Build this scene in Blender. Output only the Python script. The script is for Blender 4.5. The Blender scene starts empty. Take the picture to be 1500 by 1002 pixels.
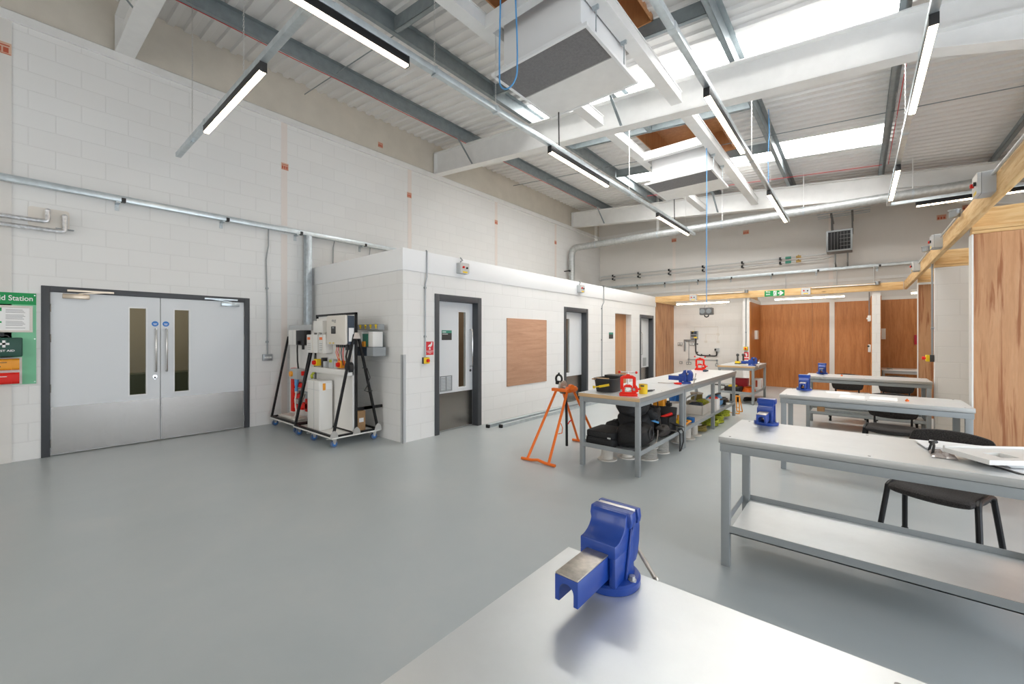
import bpy, bmesh, math, random
from mathutils import Vector, Matrix
random.seed(7)
PI = math.pi
C = bpy.context.scene.collection

# ------------------------------------------------------------------ materials
def nodes_of(m):
    m.use_nodes = True
    nt = m.node_tree
    return nt, nt.nodes['Principled BSDF']

def ramp(nt, fac, stops):
    r = nt.nodes.new('ShaderNodeValToRGB')
    els = r.color_ramp.elements
    els[0].position, els[0].color = stops[0][0], (*stops[0][1], 1)
    els[1].position, els[1].color = stops[-1][0], (*stops[-1][1], 1)
    for p, c in stops[1:-1]:
        e = els.new(p); e.color = (*c, 1)
    nt.links.new(fac, r.inputs['Fac'])
    return r.outputs['Color']

def coords(nt, scale=(1, 1, 1), world=False):
    if world:
        g = nt.nodes.new('ShaderNodeNewGeometry').outputs['Position']
    else:
        g = nt.nodes.new('ShaderNodeTexCoord').outputs['Object']
    mp = nt.nodes.new('ShaderNodeMapping')
    mp.inputs['Scale'].default_value = scale
    nt.links.new(g, mp.inputs['Vector'])
    return mp.outputs['Vector']

def noise(nt, vec, scale, detail=4, rough=.55, dist=0):
    n = nt.nodes.new('ShaderNodeTexNoise')
    n.inputs['Scale'].default_value = scale
    n.inputs['Detail'].default_value = detail
    n.inputs['Roughness'].default_value = rough
    n.inputs['Distortion'].default_value = dist
    nt.links.new(vec, n.inputs['Vector'])
    return n.outputs['Fac']

def bump(nt, b, h, strength, dist=.01):
    n = nt.nodes.new('ShaderNodeBump')
    n.inputs['Strength'].default_value = strength
    n.inputs['Distance'].default_value = dist
    nt.links.new(h, n.inputs['Height'])
    nt.links.new(n.outputs['Normal'], b.inputs['Normal'])

def mat(name, col, rough=.5, metal=0.0, var=.0, vscale=20, bmp=0.0, bscale=200, coat=0, stretch=(1, 1, 1), spec=None):
    m = bpy.data.materials.new(name)
    nt, b = nodes_of(m)
    b.inputs['Base Color'].default_value = (*col, 1)
    b.inputs['Roughness'].default_value = rough
    b.inputs['Metallic'].default_value = metal
    if coat: b.inputs['Coat Weight'].default_value = coat
    if spec is not None: b.inputs['Specular IOR Level'].default_value = spec
    if var:
        f = noise(nt, coords(nt, stretch), vscale)
        lo = tuple(max(0, c*(1-var)) for c in col); hi = tuple(min(1, c*(1+var)) for c in col)
        nt.links.new(ramp(nt, f, [(.3, lo), (.7, hi)]), b.inputs['Base Color'])
    if bmp:
        bump(nt, b, noise(nt, coords(nt, stretch), bscale), bmp, .002)
    return m

def emit(name, col, strength):
    m = bpy.data.materials.new(name)
    nt, b = nodes_of(m)
    b.inputs['Base Color'].default_value = (.8, .8, .8, 1)
    b.inputs['Emission Color'].default_value = (*col, 1)
    b.inputs['Emission Strength'].default_value = strength
    return m

def block_mat(name, col, mort, bs=1.0, bw=.45, rh=.225, ms=.007, strength=.5):
    m = bpy.data.materials.new(name)
    nt, b = nodes_of(m)
    g = nt.nodes.new('ShaderNodeNewGeometry').outputs['Position']
    s = nt.nodes.new('ShaderNodeSeparateXYZ'); nt.links.new(g, s.inputs[0])
    a = nt.nodes.new('ShaderNodeMath'); a.operation = 'ADD'
    nt.links.new(s.outputs['X'], a.inputs[0]); nt.links.new(s.outputs['Y'], a.inputs[1])
    c = nt.nodes.new('ShaderNodeCombineXYZ')
    nt.links.new(a.outputs[0], c.inputs['X']); nt.links.new(s.outputs['Z'], c.inputs['Y'])
    br = nt.nodes.new('ShaderNodeTexBrick')
    br.inputs['Scale'].default_value = 1
    br.inputs['Brick Width'].default_value = bw
    br.inputs['Row Height'].default_value = rh
    br.inputs['Mortar Size'].default_value = ms
    br.inputs['Mortar Smooth'].default_value = .6
    br.inputs['Color1'].default_value = (*col, 1)
    br.inputs['Color2'].default_value = (*[x*.975 for x in col], 1)
    br.inputs['Mortar'].default_value = (*mort, 1)
    nt.links.new(c.outputs[0], br.inputs['Vector'])
    nt.links.new(br.outputs['Color'], b.inputs['Base Color'])
    b.inputs['Roughness'].default_value = .55
    inv = nt.nodes.new('ShaderNodeMath'); inv.operation = 'SUBTRACT'; inv.inputs[0].default_value = 1
    nt.links.new(br.outputs['Fac'], inv.inputs[1])
    nz = noise(nt, g, 90, 4)
    mx = nt.nodes.new('ShaderNodeMath'); mx.operation = 'MULTIPLY_ADD'; mx.inputs[1].default_value = .18
    nt.links.new(nz, mx.inputs[0]); nt.links.new(inv.outputs[0], mx.inputs[2])
    bump(nt, b, mx.outputs[0], strength, .004)
    return m

def wood(name, cols, stretch, scale=3.0, rough=.5, streak=None, streak_stretch=None, thr=(.60, .68), fine=.25):
    """cols: light to dark stops; stretch makes the grain long along one axis."""
    m = bpy.data.materials.new(name)
    nt, b = nodes_of(m)
    v = coords(nt, stretch)
    f = noise(nt, v, scale, 6, .6, .8)
    n = len(cols)
    base = ramp(nt, f, [(.28 + .44*i/(n-1), c) for i, c in enumerate(cols)])
    f2 = noise(nt, v, scale*9, 3, .6)
    mx = nt.nodes.new('ShaderNodeMix'); mx.data_type = 'RGBA'; mx.blend_type = 'MULTIPLY'
    mx.inputs[0].default_value = fine
    nt.links.new(base, mx.inputs[6])
    nt.links.new(ramp(nt, f2, [(.3, (.62, .58, .55)), (.65, (1, 1, 1))]), mx.inputs[7])
    out = mx.outputs[2]
    if streak:
        v2 = coords(nt, streak_stretch)
        f3 = noise(nt, v2, 2.2, 5, .55, .6)
        mk = ramp(nt, f3, [(thr[0], (0, 0, 0)), (thr[1], (1, 1, 1))])
        m2 = nt.nodes.new('ShaderNodeMix'); m2.data_type = 'RGBA'
        nt.links.new(mk, m2.inputs[0]); nt.links.new(out, m2.inputs[6])
        m2.inputs[7].default_value = (*streak, 1)
        out = m2.outputs[2]
    nt.links.new(out, b.inputs['Base Color'])
    b.inputs['Roughness'].default_value = rough
    bump(nt, b, f2, .08, .002)
    return m

def pine(name, stretch):
    m = bpy.data.materials.new(name)
    nt, b = nodes_of(m)
    v = coords(nt, stretch)
    f = noise(nt, v, 4, 6, .6, .5)
    base = ramp(nt, f, [(.3, (.82, .60, .32)), (.5, (.76, .50, .23)), (.7, (.60, .34, .13))])
    vo = nt.nodes.new('ShaderNodeTexVoronoi'); vo.inputs['Scale'].default_value = 2.6
    nt.links.new(coords(nt, tuple(.5 + .5*s/max(stretch) if s < max(stretch) else 1.6 for s in stretch)), vo.inputs['Vector'])
    k = ramp(nt, vo.outputs['Distance'], [(.05, (1, 1, 1)), (.11, (0, 0, 0))])
    mx = nt.nodes.new('ShaderNodeMix'); mx.data_type = 'RGBA'
    nt.links.new(k, mx.inputs[0]); nt.links.new(base, mx.inputs[6]); mx.inputs[7].default_value = (.20, .09, .035, 1)
    nt.links.new(mx.outputs[2], b.inputs['Base Color'])
    b.inputs['Roughness'].default_value = .6
    return m

def floor_mat():
    m = bpy.data.materials.new('floor_resin')
    nt, b = nodes_of(m)
    v = coords(nt, world=True)
    f = noise(nt, v, 1.3, 6, .62, .3)
    base = ramp(nt, f, [(.3, (.40, .44, .45)), (.55, (.425, .46, .467)), (.75, (.455, .48, .48))])
    nt.links.new(base, b.inputs['Base Color'])
    b.inputs['Roughness'].default_value = .33
    bump(nt, b, noise(nt, v, 14, 3), .06, .004)
    return m

def zinc_mat(name, col, rough, st=(1, 1, 1)):
    m = bpy.data.materials.new(name)
    nt, b = nodes_of(m)
    v = coords(nt, st)
    f = noise(nt, v, 9, 6, .65)
    lo = tuple(c*.95 for c in col)
    nt.links.new(ramp(nt, f, [(.3, lo), (.7, col)]), b.inputs['Base Color'])
    b.inputs['Metallic'].default_value = .62
    b.inputs['Roughness'].default_value = rough
    return m

M = {}
M['block'] = block_mat('white_painted_block', (.80, .80, .79), (.735, .735, .725), strength=.42)
M['block_warm_lit'] = block_mat('white_block_warm_lit', (.73, .71, .68), (.715, .695, .665), strength=.10)  # same white paint, warm light on it tinted into the colour
M['block_small'] = block_mat('white_painted_block_small', (.82, .80, .77), (.76, .74, .71), strength=.3)
M['clad'] = mat('cream_cladding', (.64, .595, .52), .6, var=.05, vscale=3)
M['white'] = mat('white_paint', (.82, .83, .84), .45)
M['fascia'] = mat('white_fascia', (.84, .85, .86), .5)
M['steelwhite'] = mat('white_steel_paint', (.78, .78, .77), .45, var=.03, vscale=6)
M['joint'] = mat('sealant_pink', (.78, .72, .68), .6)
M['sheet'] = mat('roof_liner_sheet', (.74, .73, .72), .45)
M['galv'] = mat('galvanised_steel', (.50, .55, .58), .42, .75, .14, 14)
M['galv_dark'] = mat('purlin_steel', (.27, .31, .325), .5, .45, .10, 9)
M['galv_pale'] = mat('trunking_steel', (.60, .66, .69), .36, .75, .10, 12)
M['duct'] = mat('duct_steel', (.50, .52, .52), .48, .6, .14, 16)
M['floor'] = floor_mat()
M['frame'] = mat('dark_grey_paint', (.060, .064, .072), .45)
M['door'] = mat('pale_grey_door', (.70, .725, .75), .4)
M['stain'] = mat('brushed_stainless', (.34, .322, .30), .2, 1, .05, 60, .3, 140, stretch=(.15, .15, 30))
M['chrome'] = mat('satin_chrome', (.62, .62, .61), .25, 1)
M['benchgrey'] = mat('grey_bench_paint', (.29, .31, .315), .42)
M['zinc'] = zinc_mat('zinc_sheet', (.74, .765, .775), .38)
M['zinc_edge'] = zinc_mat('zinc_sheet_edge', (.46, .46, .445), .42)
M['blue'] = mat('blue_vice_enamel', (.008, .050, .30), .36, coat=.15)
M['iron'] = mat('machined_iron', (.48, .44, .39), .38, .9, .16, 60)
M['silver'] = mat('bright_steel', (.72, .72, .71), .28, 1)
M['bolt'] = mat('bolt_steel', (.55, .54, .52), .35, 1)
M['blackfab'] = mat('black_fabric', (.034, .030, .028), .95, var=.75, vscale=160, bmp=.4, bscale=400)
M['blackmetal'] = mat('black_tube', (.010, .010, .011), .42, spec=.3)
M['blackplastic'] = mat('black_plastic', (.018, .018, .019), .5)
M['bagblack'] = mat('bag_nylon', (.012, .012, .013), .7, var=.4, vscale=50, bmp=.5, bscale=60)
M['baggrey'] = mat('grey_bag_nylon', (.055, .048, .042), .8, var=.3, vscale=30, bmp=.5, bscale=60)
M['rubber'] = mat('rubber', (.02, .02, .02), .8)
M['orange'] = mat('orange_powdercoat', (.86, .17, .012), .4)
M['orange2'] = mat('amber_plastic', (.90, .36, .02), .45)
M['red'] = mat('red_enamel', (.80, .022, .008), .4, spec=.3)
M['redplastic'] = mat('red_plastic', (.76, .02, .012), .45, spec=.3)
M['crimson'] = mat('crimson_box', (.46, .012, .03), .5)
M['yellow'] = mat('yellow_plastic', (.86, .60, .012), .42)
M['lime'] = mat('green_yellow_cable', (.42, .46, .03), .5, var=.5, vscale=40)
M['bluecable'] = mat('blue_cable', (.10, .36, .72), .45)
M['bluecoil'] = mat('blue_pipe_coil', (.02, .15, .46), .45)
M['paper'] = mat('white_paper', (.90, .90, .90), .85)
M['whiteplastic'] = mat('white_plastic', (.80, .79, .76), .4)
M['creamplastic'] = mat('cream_plastic', (.74, .70, .64), .45)
M['greyplastic'] = mat('grey_plastic', (.48, .50, .51), .45)
M['midgrey'] = mat('mid_grey_box', (.30, .32, .33), .45)
M['heater'] = mat('heater_grey', (.16, .155, .15), .5)
M['navy'] = mat('navy_casing', (.035, .055, .085), .45)
M['conduit'] = mat('conduit_steel', (.34, .36, .37), .42, .7)
M['conduit_pale'] = mat('conduit_pale', (.62, .63, .63), .4, .4)
M['brass'] = mat('brass', (.60, .42, .16), .35, 1)
M['foil'] = mat('foil_lagging', (.74, .74, .75), .3, .9, .2, 30, .6, 40)
M['screw'] = mat('screw', (.25, .25, .25), .4, .8)
M['green'] = mat('green_sign', (.0, .30, .075), .5)
M['mint'] = mat('mint_board', (.22, .60, .36), .5)
M['darkgreen'] = mat('first_aid_green', (.012, .075, .05), .45)
M['teal'] = mat('teal_sign', (.05, .26, .19), .5)
M['charcoal'] = mat('charcoal_sign', (.045, .043, .042), .5)
M['redsign'] = mat('red_sign', (.66, .03, .04), .5)
M['rednotice'] = mat('red_notice', (.50, .10, .05), .6)
M['noticebg'] = mat('notice_paper', (.66, .44, .33), .7)
M['tyre'] = mat('blue_grey_tyre', (.10, .15, .26), .5)
M['bluesign'] = mat('blue_sign', (.02, .20, .62), .45)
M['lettering'] = mat('white_lettering', (.85, .85, .85), .6)
M['inkgrey'] = mat('grey_ink', (.30, .30, .31), .7)
M['inkdark'] = mat('dark_ink', (.05, .05, .05), .7)
M['led'] = emit('lit_diffuser', (1.0, .80, .55), 16)
M['batten'] = emit('lit_batten', (1.0, .82, .60), 12)
M['sky'] = emit('skylight_sheet', (1.0, .985, .96), 14)
M['daywin'] = emit('daylight_window', (.82, .90, 1.0), 4)
M['fill_back'] = emit('added_back_fill', (1.0, .98, .95), 2.9)  # soft fill added behind the camera, no known source there
M['inner_fill'] = emit('added_inner_fill', (1.0, .90, .74), 3)  # glow added to brighten the rooms seen through the door glass
M['ply_v'] = wood('ply_orange_vertical', [(.62, .27, .085), (.54, .21, .058), (.42, .15, .036)], (9, 9, .8), 1.6, .42, fine=.35)
M['ply_pale'] = wood('ply_pale_vertical', [(.60, .335, .175), (.55, .285, .135), (.46, .225, .10)], (7, 7, .7), 1.3, .55,
                     streak=(.32, .115, .04), streak_stretch=(9, 9, .5), thr=(.51, .62))
M['ply_board'] = wood('ply_board_pink', [(.56, .33, .215), (.50, .28, .175), (.42, .225, .135)], (3, .8, 11), 1.5, .6)
M['ply_door'] = wood('ply_door', [(.58, .30, .135), (.50, .24, .10), (.42, .19, .075)], (9, 9, .7), 1.4, .5)
M['ply_edge'] = wood('ply_edge', [(.72, .50, .28), (.66, .43, .22), (.55, .34, .16)], (1, 1, 30), 3, .6)
M['pine_x'] = pine('pine_along_x', (.9, 9, 9))
M['pine_y'] = pine('pine_along_y', (9, .9, 9))
M['card'] = mat('cardboard', (.42, .25, .12), .8, var=.1, vscale=20)
M['spool'] = mat('white_spool', (.66, .62, .56), .5, var=.08, vscale=14)
M['cablegrey'] = mat('grey_cable_wound', (.42, .40, .36), .6, var=.25, vscale=60, stretch=(1, 1, 8))
M['cableolive'] = mat('olive_cable_wound', (.26, .20, .05), .6, var=.4, vscale=60, stretch=(1, 1, 8))
M['cableblack'] = mat('black_cable_wound', (.03, .028, .026), .6, var=.4, vscale=60, stretch=(1, 1, 8))
M['grille'] = mat('grey_grille', (.30, .295, .30), .55, var=.12, vscale=40)
M['darkinside'] = mat('dark_interior', (.012, .012, .014), .7)
M['office_wall'] = mat('office_wall_brown', (.17, .115, .08), .7)
M['corr_wall'] = mat('corridor_wall', (.42, .38, .30), .7)
M['greenfloor'] = mat('corridor_floor', (.10, .12, .08), .6)
M['clearbag'] = mat('clear_polythene', (.45, .40, .38), .15, 0)
M['bronze'] = mat('closer_bronze', (.55, .46, .36), .35, .8)

def glass_mat():
    m = bpy.data.materials.new('door_glass')
    nt, b = nodes_of(m)
    b.inputs['Base Color'].default_value = (.86, .88, .85, 1)
    b.inputs['Roughness'].default_value = .02
    b.inputs['Transmission Weight'].default_value = 1
    b.inputs['IOR'].default_value = 1.05
    return m
M['glass'] = glass_mat()

# ------------------------------------------------------------------ mesh builder
class MB:
    def __init__(s): s.v = []; s.f = []; s.marks = []
    def add(s, vs, fs):
        s.marks.append((len(s.v), len(s.f)))
        b = len(s.v); s.v += [tuple(p) for p in vs]; s.f += [tuple(i+b for i in f) for f in fs]; return s
    def box(s, x0, y0, z0, x1, y1, z1):
        vs = [(x, y, z) for x in (x0, x1) for y in (y0, y1) for z in (z0, z1)]
        return s.add(vs, [(0, 1, 3, 2), (4, 6, 7, 5), (0, 4, 5, 1), (2, 3, 7, 6), (0, 2, 6, 4), (1, 5, 7, 3)])
    def cbox(s, c, d): return s.box(*[c[i]-d[i]/2 for i in range(3)], *[c[i]+d[i]/2 for i in range(3)])
    def obox(s, c, d, rot):
        R = rot.to_3x3() if isinstance(rot, Matrix) else rot
        vs = [Vector(c) + R @ Vector((x*d[0]/2, y*d[1]/2, z*d[2]/2)) for x in (-1, 1) for y in (-1, 1) for z in (-1, 1)]
        return s.add(vs, [(0, 1, 3, 2), (4, 6, 7, 5), (0, 4, 5, 1), (2, 3, 7, 6), (0, 2, 6, 4), (1, 5, 7, 3)])
    def bar(s, p, q, w, h=None, up=(0, 0, 1)):
        h = h or w; p = Vector(p); q = Vector(q); d = (q-p).normalized(); u = Vector(up)
        a = d.cross(u)
        if a.length < 1e-4: a = d.cross(Vector((1, 0, 0)))
        a.normalize(); b = a.cross(d)
        R = Matrix((a, d, b)).transposed()
        return s.obox((p+q)/2, (w, (q-p).length, h), R)
    def _frame(s, d):
        d = Vector(d).normalized(); a = d.cross(Vector((0, 0, 1)))
        if a.length < 1e-4: a = Vector((1, 0, 0))
        a.normalize(); return a, a.cross(d)
    def cyl(s, p, q, r, r2=None, n=16, cap=True):
        p = Vector(p); q = Vector(q); r2 = r if r2 is None else r2
        a, b = s._frame(q-p)
        vs = []
        for c, rr in ((p, r), (q, r2)):
            vs += [c + (a*math.cos(2*PI*i/n) + b*math.sin(2*PI*i/n))*rr for i in range(n)]
        fs = [(i, (i+1) % n, n+(i+1) % n, n+i) for i in range(n)]
        if cap: fs += [tuple(range(n)), tuple(range(n, 2*n))]
        return s.add(vs, fs)
    def tube(s, pts, r, n=8, closed=False, cap=True):
        P = [Vector(p) for p in pts]; m = len(P); rings = []
        a = None
        for i in range(m):
            if closed: t = P[(i+1) % m]-P[i-1]
            else: t = P[min(i+1, m-1)]-P[max(i-1, 0)]
            t.normalize()
            if a is None: a, b = s._frame(t)
            else:
                a = (a - t*a.dot(t))
                if a.length < 1e-5: a, b = s._frame(t)
                a.normalize(); b = a.cross(t)
            rr = r[i] if isinstance(r, (list, tuple)) else r
            rings.append([P[i] + (a*math.cos(2*PI*k/n) + b*math.sin(2*PI*k/n))*rr for k in range(n)])
        vs = [v for g in rings for v in g]; fs = []
        for i in range(m if closed else m-1):
            j = (i+1) % m
            fs += [(i*n+k, i*n+(k+1) % n, j*n+(k+1) % n, j*n+k) for k in range(n)]
        if not closed and cap: fs += [tuple(range(n)), tuple(range((m-1)*n, m*n))]
        return s.add(vs, fs)
    def prism(s, poly, ax, a, b):
        n = len(poly)
        def mk(u, v, w): return {'x': (w, u, v), 'y': (u, w, v), 'z': (u, v, w)}[ax]
        vs = [mk(u, v, a) for u, v in poly] + [mk(u, v, b) for u, v in poly]
        return s.add(vs, [(i, (i+1) % n, n+(i+1) % n, n+i) for i in range(n)] + [tuple(range(n)), tuple(range(n, 2*n))])
    def lathe(s, prof, c=(0, 0, 0), n=24, ax='z'):
        vs = []; m = len(prof)
        for r, z in prof:
            for k in range(n):
                u, v = r*math.cos(2*PI*k/n), r*math.sin(2*PI*k/n)
                p = {'z': (u, v, z), 'x': (z, u, v), 'y': (u, z, v)}[ax]
                vs.append((p[0]+c[0], p[1]+c[1], p[2]+c[2]))
        fs = [(i*n+k, i*n+(k+1) % n, (i+1)*n+(k+1) % n, (i+1)*n+k) for i in range(m-1) for k in range(n)]
        fs += [tuple(range(n)), tuple(range((m-1)*n, m*n))]
        return s.add(vs, fs)
    def ball(s, c, r, n=12, sc=(1, 1, 1)):
        m = n//2
        prof = [(max(1e-4, r*math.sin(PI*i/m)), -r*math.cos(PI*i/m)) for i in range(m+1)]
        vs = []
        for rr, z in prof:
            vs += [(c[0]+rr*math.cos(2*PI*k/n)*sc[0], c[1]+rr*math.sin(2*PI*k/n)*sc[1], c[2]+z*sc[2]) for k in range(n)]
        return s.add(vs, [(i*n+k, i*n+(k+1) % n, (i+1)*n+(k+1) % n, (i+1)*n+k) for i in range(m) for k in range(n)])
    def rbox(s, x0, y0, z0, x1, y1, z1, r, ax='z', seg=4):
        """box whose four edges along one axis are rounded"""
        if ax == 'z': a0, b0, a1, b1, w0, w1 = x0, y0, x1, y1, z0, z1
        elif ax == 'y': a0, b0, a1, b1, w0, w1 = x0, z0, x1, z1, y0, y1
        else: a0, b0, a1, b1, w0, w1 = y0, z0, y1, z1, x0, x1
        poly = []
        for cx, cy, st in ((a1-r, b1-r, 0), (a0+r, b1-r, 1), (a0+r, b0+r, 2), (a1-r, b0+r, 3)):
            for k in range(seg+1):
                t = PI/2*(st + k/seg); poly.append((cx+r*math.cos(t), cy+r*math.sin(t)))
        return s.prism(poly, ax, w0, w1)
    def build_each(s, name, m, parent=None, **k):
        """one object per shape added"""
        mk = s.marks + [(len(s.v), len(s.f))]; out = []
        for (v0, f0), (v1, f1) in zip(mk[:-1], mk[1:]):
            q = MB(); q.v = s.v[v0:v1]; q.f = [tuple(i-v0 for i in f) for f in s.f[f0:f1]]
            out.append(q.build(name, m, parent, **k))
        return out
    def build(s, name, m, parent=None, bev=0, seg=2, local=False, sharp=35, sub=0):
        off = Vector((0, 0, 0))
        if parent is not None and not local:
            p = parent
            while p is not None: off = off + p.location; p = p.parent
        me = bpy.data.meshes.new(name)
        me.from_pydata([tuple(Vector(v)-off) for v in s.v], [], s.f)
        bm = bmesh.new(); bm.from_mesh(me)
        bmesh.ops.recalc_face_normals(bm, faces=bm.faces)
        if bev:
            es = [e for e in bm.edges if len(e.link_faces) == 2 and e.calc_face_angle(0) > .6]
            bmesh.ops.bevel(bm, geom=es, offset=bev, segments=seg, affect='EDGES', profile=.5, clamp_overlap=True)
        for f in bm.faces: f.smooth = True
        bm.to_mesh(me); bm.free()
        me.set_sharp_from_angle(angle=math.radians(min(sharp, 24) if bev else sharp))
        me.materials.append(M[m] if isinstance(m, str) else m)
        o = bpy.data.objects.new(name, me); C.objects.link(o)
        if parent is not None: o.parent = parent
        if sub:
            md = o.modifiers.new('Subdivision', 'SUBSURF'); md.levels = md.render_levels = sub
        return o

def T(name, label, cat, loc=(0, 0, 0), rz=0, group=None):
    o = bpy.data.objects.new(name, None); C.objects.link(o)
    o.location = loc; o.rotation_euler = (0, 0, rz); o.empty_display_size = .1
    o['label'] = label; o['category'] = cat; o['kind'] = 'thing'
    if group: o['group'] = group
    return o
def tag(o, label, cat, group=None):
    o['label'] = label; o['category'] = cat; o['kind'] = 'thing'
    if group: o['group'] = group
    return o
def struct(o): o['kind'] = 'structure'; return o
def dup(root, loc, rz=None, label=None, group=None):
    r = root.copy(); C.objects.link(r); r.location = loc
    if rz is not None: r.rotation_euler = (0, 0, rz)
    if label: r['label'] = label
    if group: r['group'] = group
    for ch in list(root.children):
        c = ch.copy(); C.objects.link(c); c.parent = r
        for g in list(ch.children):
            d = g.copy(); C.objects.link(d); d.parent = c
    return r
def text(name, s, size, m, parent, loc, rot, align='CENTER', depth=.0006, sx=1.0, bold=0):
    cu = bpy.data.curves.new(name, 'FONT'); cu.body = s; cu.size = size
    cu.align_x = align; cu.align_y = 'CENTER'; cu.extrude = depth; cu.offset = bold
    t = bpy.data.objects.new('tmp', cu); C.objects.link(t)
    bpy.context.view_layer.update()
    me = bpy.data.meshes.new_from_object(t.evaluated_get(bpy.context.evaluated_depsgraph_get()))
    bpy.data.objects.remove(t)
    me.name = name
    me.materials.clear(); me.materials.append(M[m])
    o = bpy.data.objects.new(name, me); C.objects.link(o)
    o.rotation_euler = rot; o.scale = (sx, 1, 1)
    off = Vector((0, 0, 0)); p = parent
    while p is not None: off = off + p.location; p = p.parent
    o.location = Vector(loc)-off
    o.parent = parent
    return o
RX = (PI/2, 0, PI/2)      # lettering facing +X
RY = (PI/2, 0, 0)         # lettering facing -Y
# ------------------------------------------------------------------ the setting
LW, FX, BY, RWX = -7.73, -4.90, 14.60, 4.30
def roof_z(x): return 5.39 - .0886*x
def raf_top(x): return 5.185 - .0886*x
def raf_bot(x): return 4.675 - .0886*x if x < .6 else 4.622 - (x-.6)*.30

struct(MB().box(-9.9, -5, -.1, RWX, BY+.2, 0).build('floor', 'floor'))
w = MB()
w.box(LW-.2, -5, 0, LW, .18, 5.35); w.box(LW-.2, 2.46, 0, LW, BY, 5.35); w.box(LW-.2, .18, 2.132, LW, 2.46, 5.35)
struct(w.build('wall_left', 'block'))
struct(MB().box(LW-.2, -5, 5.352, LW-.03, BY, 6.3).build('wall_left_upper', 'clad'))
w = MB().prism([(LW-.03, 5.25), (LW+.035, 5.25), (LW+.035, 5.36), (LW-.03, 5.40)], 'y', -5, BY)
struct(w.build('trim_1', 'steelwhite'))
struct(MB().box(LW-.2, BY, 0, RWX, BY+.2, 6.4).build('wall_far', 'block_warm_lit'))
struct(MB().box(LW, BY-.03, 5.25, RWX, BY-.001, 5.36).build('trim_2', 'steelwhite'))
struct(MB().box(LW, BY-.02, 3.02, RWX, BY-.001, 3.10).build('trim_3', 'steelwhite'))
# right wall with a glazed loading door, unseen wall behind the camera with added fill panels
w = MB().box(RWX, -5, 0, RWX+.2, .4, 5.3); w.box(RWX, 5.4, 0, RWX+.2, BY+.2, 5.3); w.box(RWX, .4, 3.4, RWX+.2, 5.4, 5.3)
struct(w.build('wall_right', 'block_warm_lit'))
struct(MB().box(RWX+.08, .4, 0, RWX+.1, 5.4, 3.4).build('window_1', 'daywin'))
w = MB().box(LW-.2, -5.2, 0, RWX+.2, -5, 1.2); w.box(LW-.2, -5.2, 3.6, RWX+.2, -5, 6.3)
w.box(LW-.2, -5.2, 1.2, -6.2, -5, 3.6); w.box(2.8, -5.2, 1.2, RWX+.2, -5, 3.6); w.box(-2.2, -5.2, 1.2, -1.2, -5, 3.6)
struct(w.build('wall_back', 'block_warm_lit'))
struct(MB().box(-6.2, -5.12, 1.2, -2.2, -5.1, 3.6).build('window_2', 'fill_back'))  # glowing panel added as soft fill for faces turned to the camera
struct(MB().box(-1.2, -5.12, 1.2, 2.8, -5.1, 3.6).build('window_3', 'fill_back'))  # second added fill panel, out of view
# movement joints down the block walls
for i, y in enumerate((2.95, 5.60, 8.50, 11.46)):
    struct(MB().box(LW-.001, y, 3.45 if y < 3 else 2.7, LW+.004, y+.10, 5.25).build('trim_%d' % (4+i), 'joint'))
for i, x in enumerate((-4.93, -.62)):
    struct(MB().box(x, BY-.004, 2.7, x+.10, BY+.001, 5.25).build('trim_%d' % (8+i), 'joint'))
struct(MB().box(LW-.001, 2.95, 0, LW+.004, 3.05, 3.3).build('trim_10', 'joint'))
struct(MB().box(LW, -5, 0, LW+.012, -.05, 5.25).build('trim_11', 'block_warm_lit'))

# inner block of rooms
w = MB()
ops = [(4.035, 5.04, 2.15), (7.62, 8.655, 2.15), (10.10, 11.12, 2.12), (11.695, 12.75, 2.14)]
y = 3.47
for a, b, h in ops:
    w.box(FX-.2, y, 0, FX, a, 2.46); w.box(FX-.2, a, h, FX, b, 2.46); y = b
w.box(FX-.2, y, 0, FX, 12.92, 2.46)
struct(w.build('wall_office_front', 'block'))
struct(MB().box(LW, 3.47, 0, FX-.2, 3.67, 2.46).build('wall_office_side', 'block'))
struct(MB().box(FX-.2, 12.92, 0, FX-.1, BY, 2.46).build('wall_office_end', 'block'))
struct(MB().prism([(LW, 3.452), (FX+.018, 3.452), (FX+.018, 12.93), (FX-.2, 12.93), (FX-.2, 3.70), (LW, 3.70)], 'z', 2.44, 2.75).build('trim_12', 'fascia', bev=.004))
struct(MB().box(LW, 3.6, 2.62, FX-.15, BY, 2.70).build('ceiling_office', 'clad'))
struct(MB().box(-6.9, 3.67, 0, -6.85, BY, 2.62).build('wall_office_inner', 'office_wall'))
struct(MB().box(-6.3, 4.2, 2.55, -5.9, 12.4, 2.58).build('ceiling_office_fill', 'inner_fill'))  # unseen glow added so the door glass is not black
# corridor behind the double doors
w = MB().box(-9.9, -.6, 0, -9.8, 3.3, 2.7); w.box(-9.8, -.6, 0, LW-.2, -.5, 2.7); w.box(-9.8, 3.2, 0, LW-.2, 3.3, 2.7)
struct(w.build('wall_corridor', 'corr_wall'))
struct(MB().box(-9.9, -.6, 2.6, LW-.2, 3.3, 2.7).build('ceiling_corridor', 'clad'))
struct(MB().box(-9.0, .2, 2.57, -8.5, 2.4, 2.59).build('ceiling_corridor_fill', 'inner_fill'))  # unseen glow added to light the corridor behind the glass
struct(MB().box(-9.79, -.4, 0, -9.3, 3.1, .86).build('wall_corridor_counter', 'greenfloor'))

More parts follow.
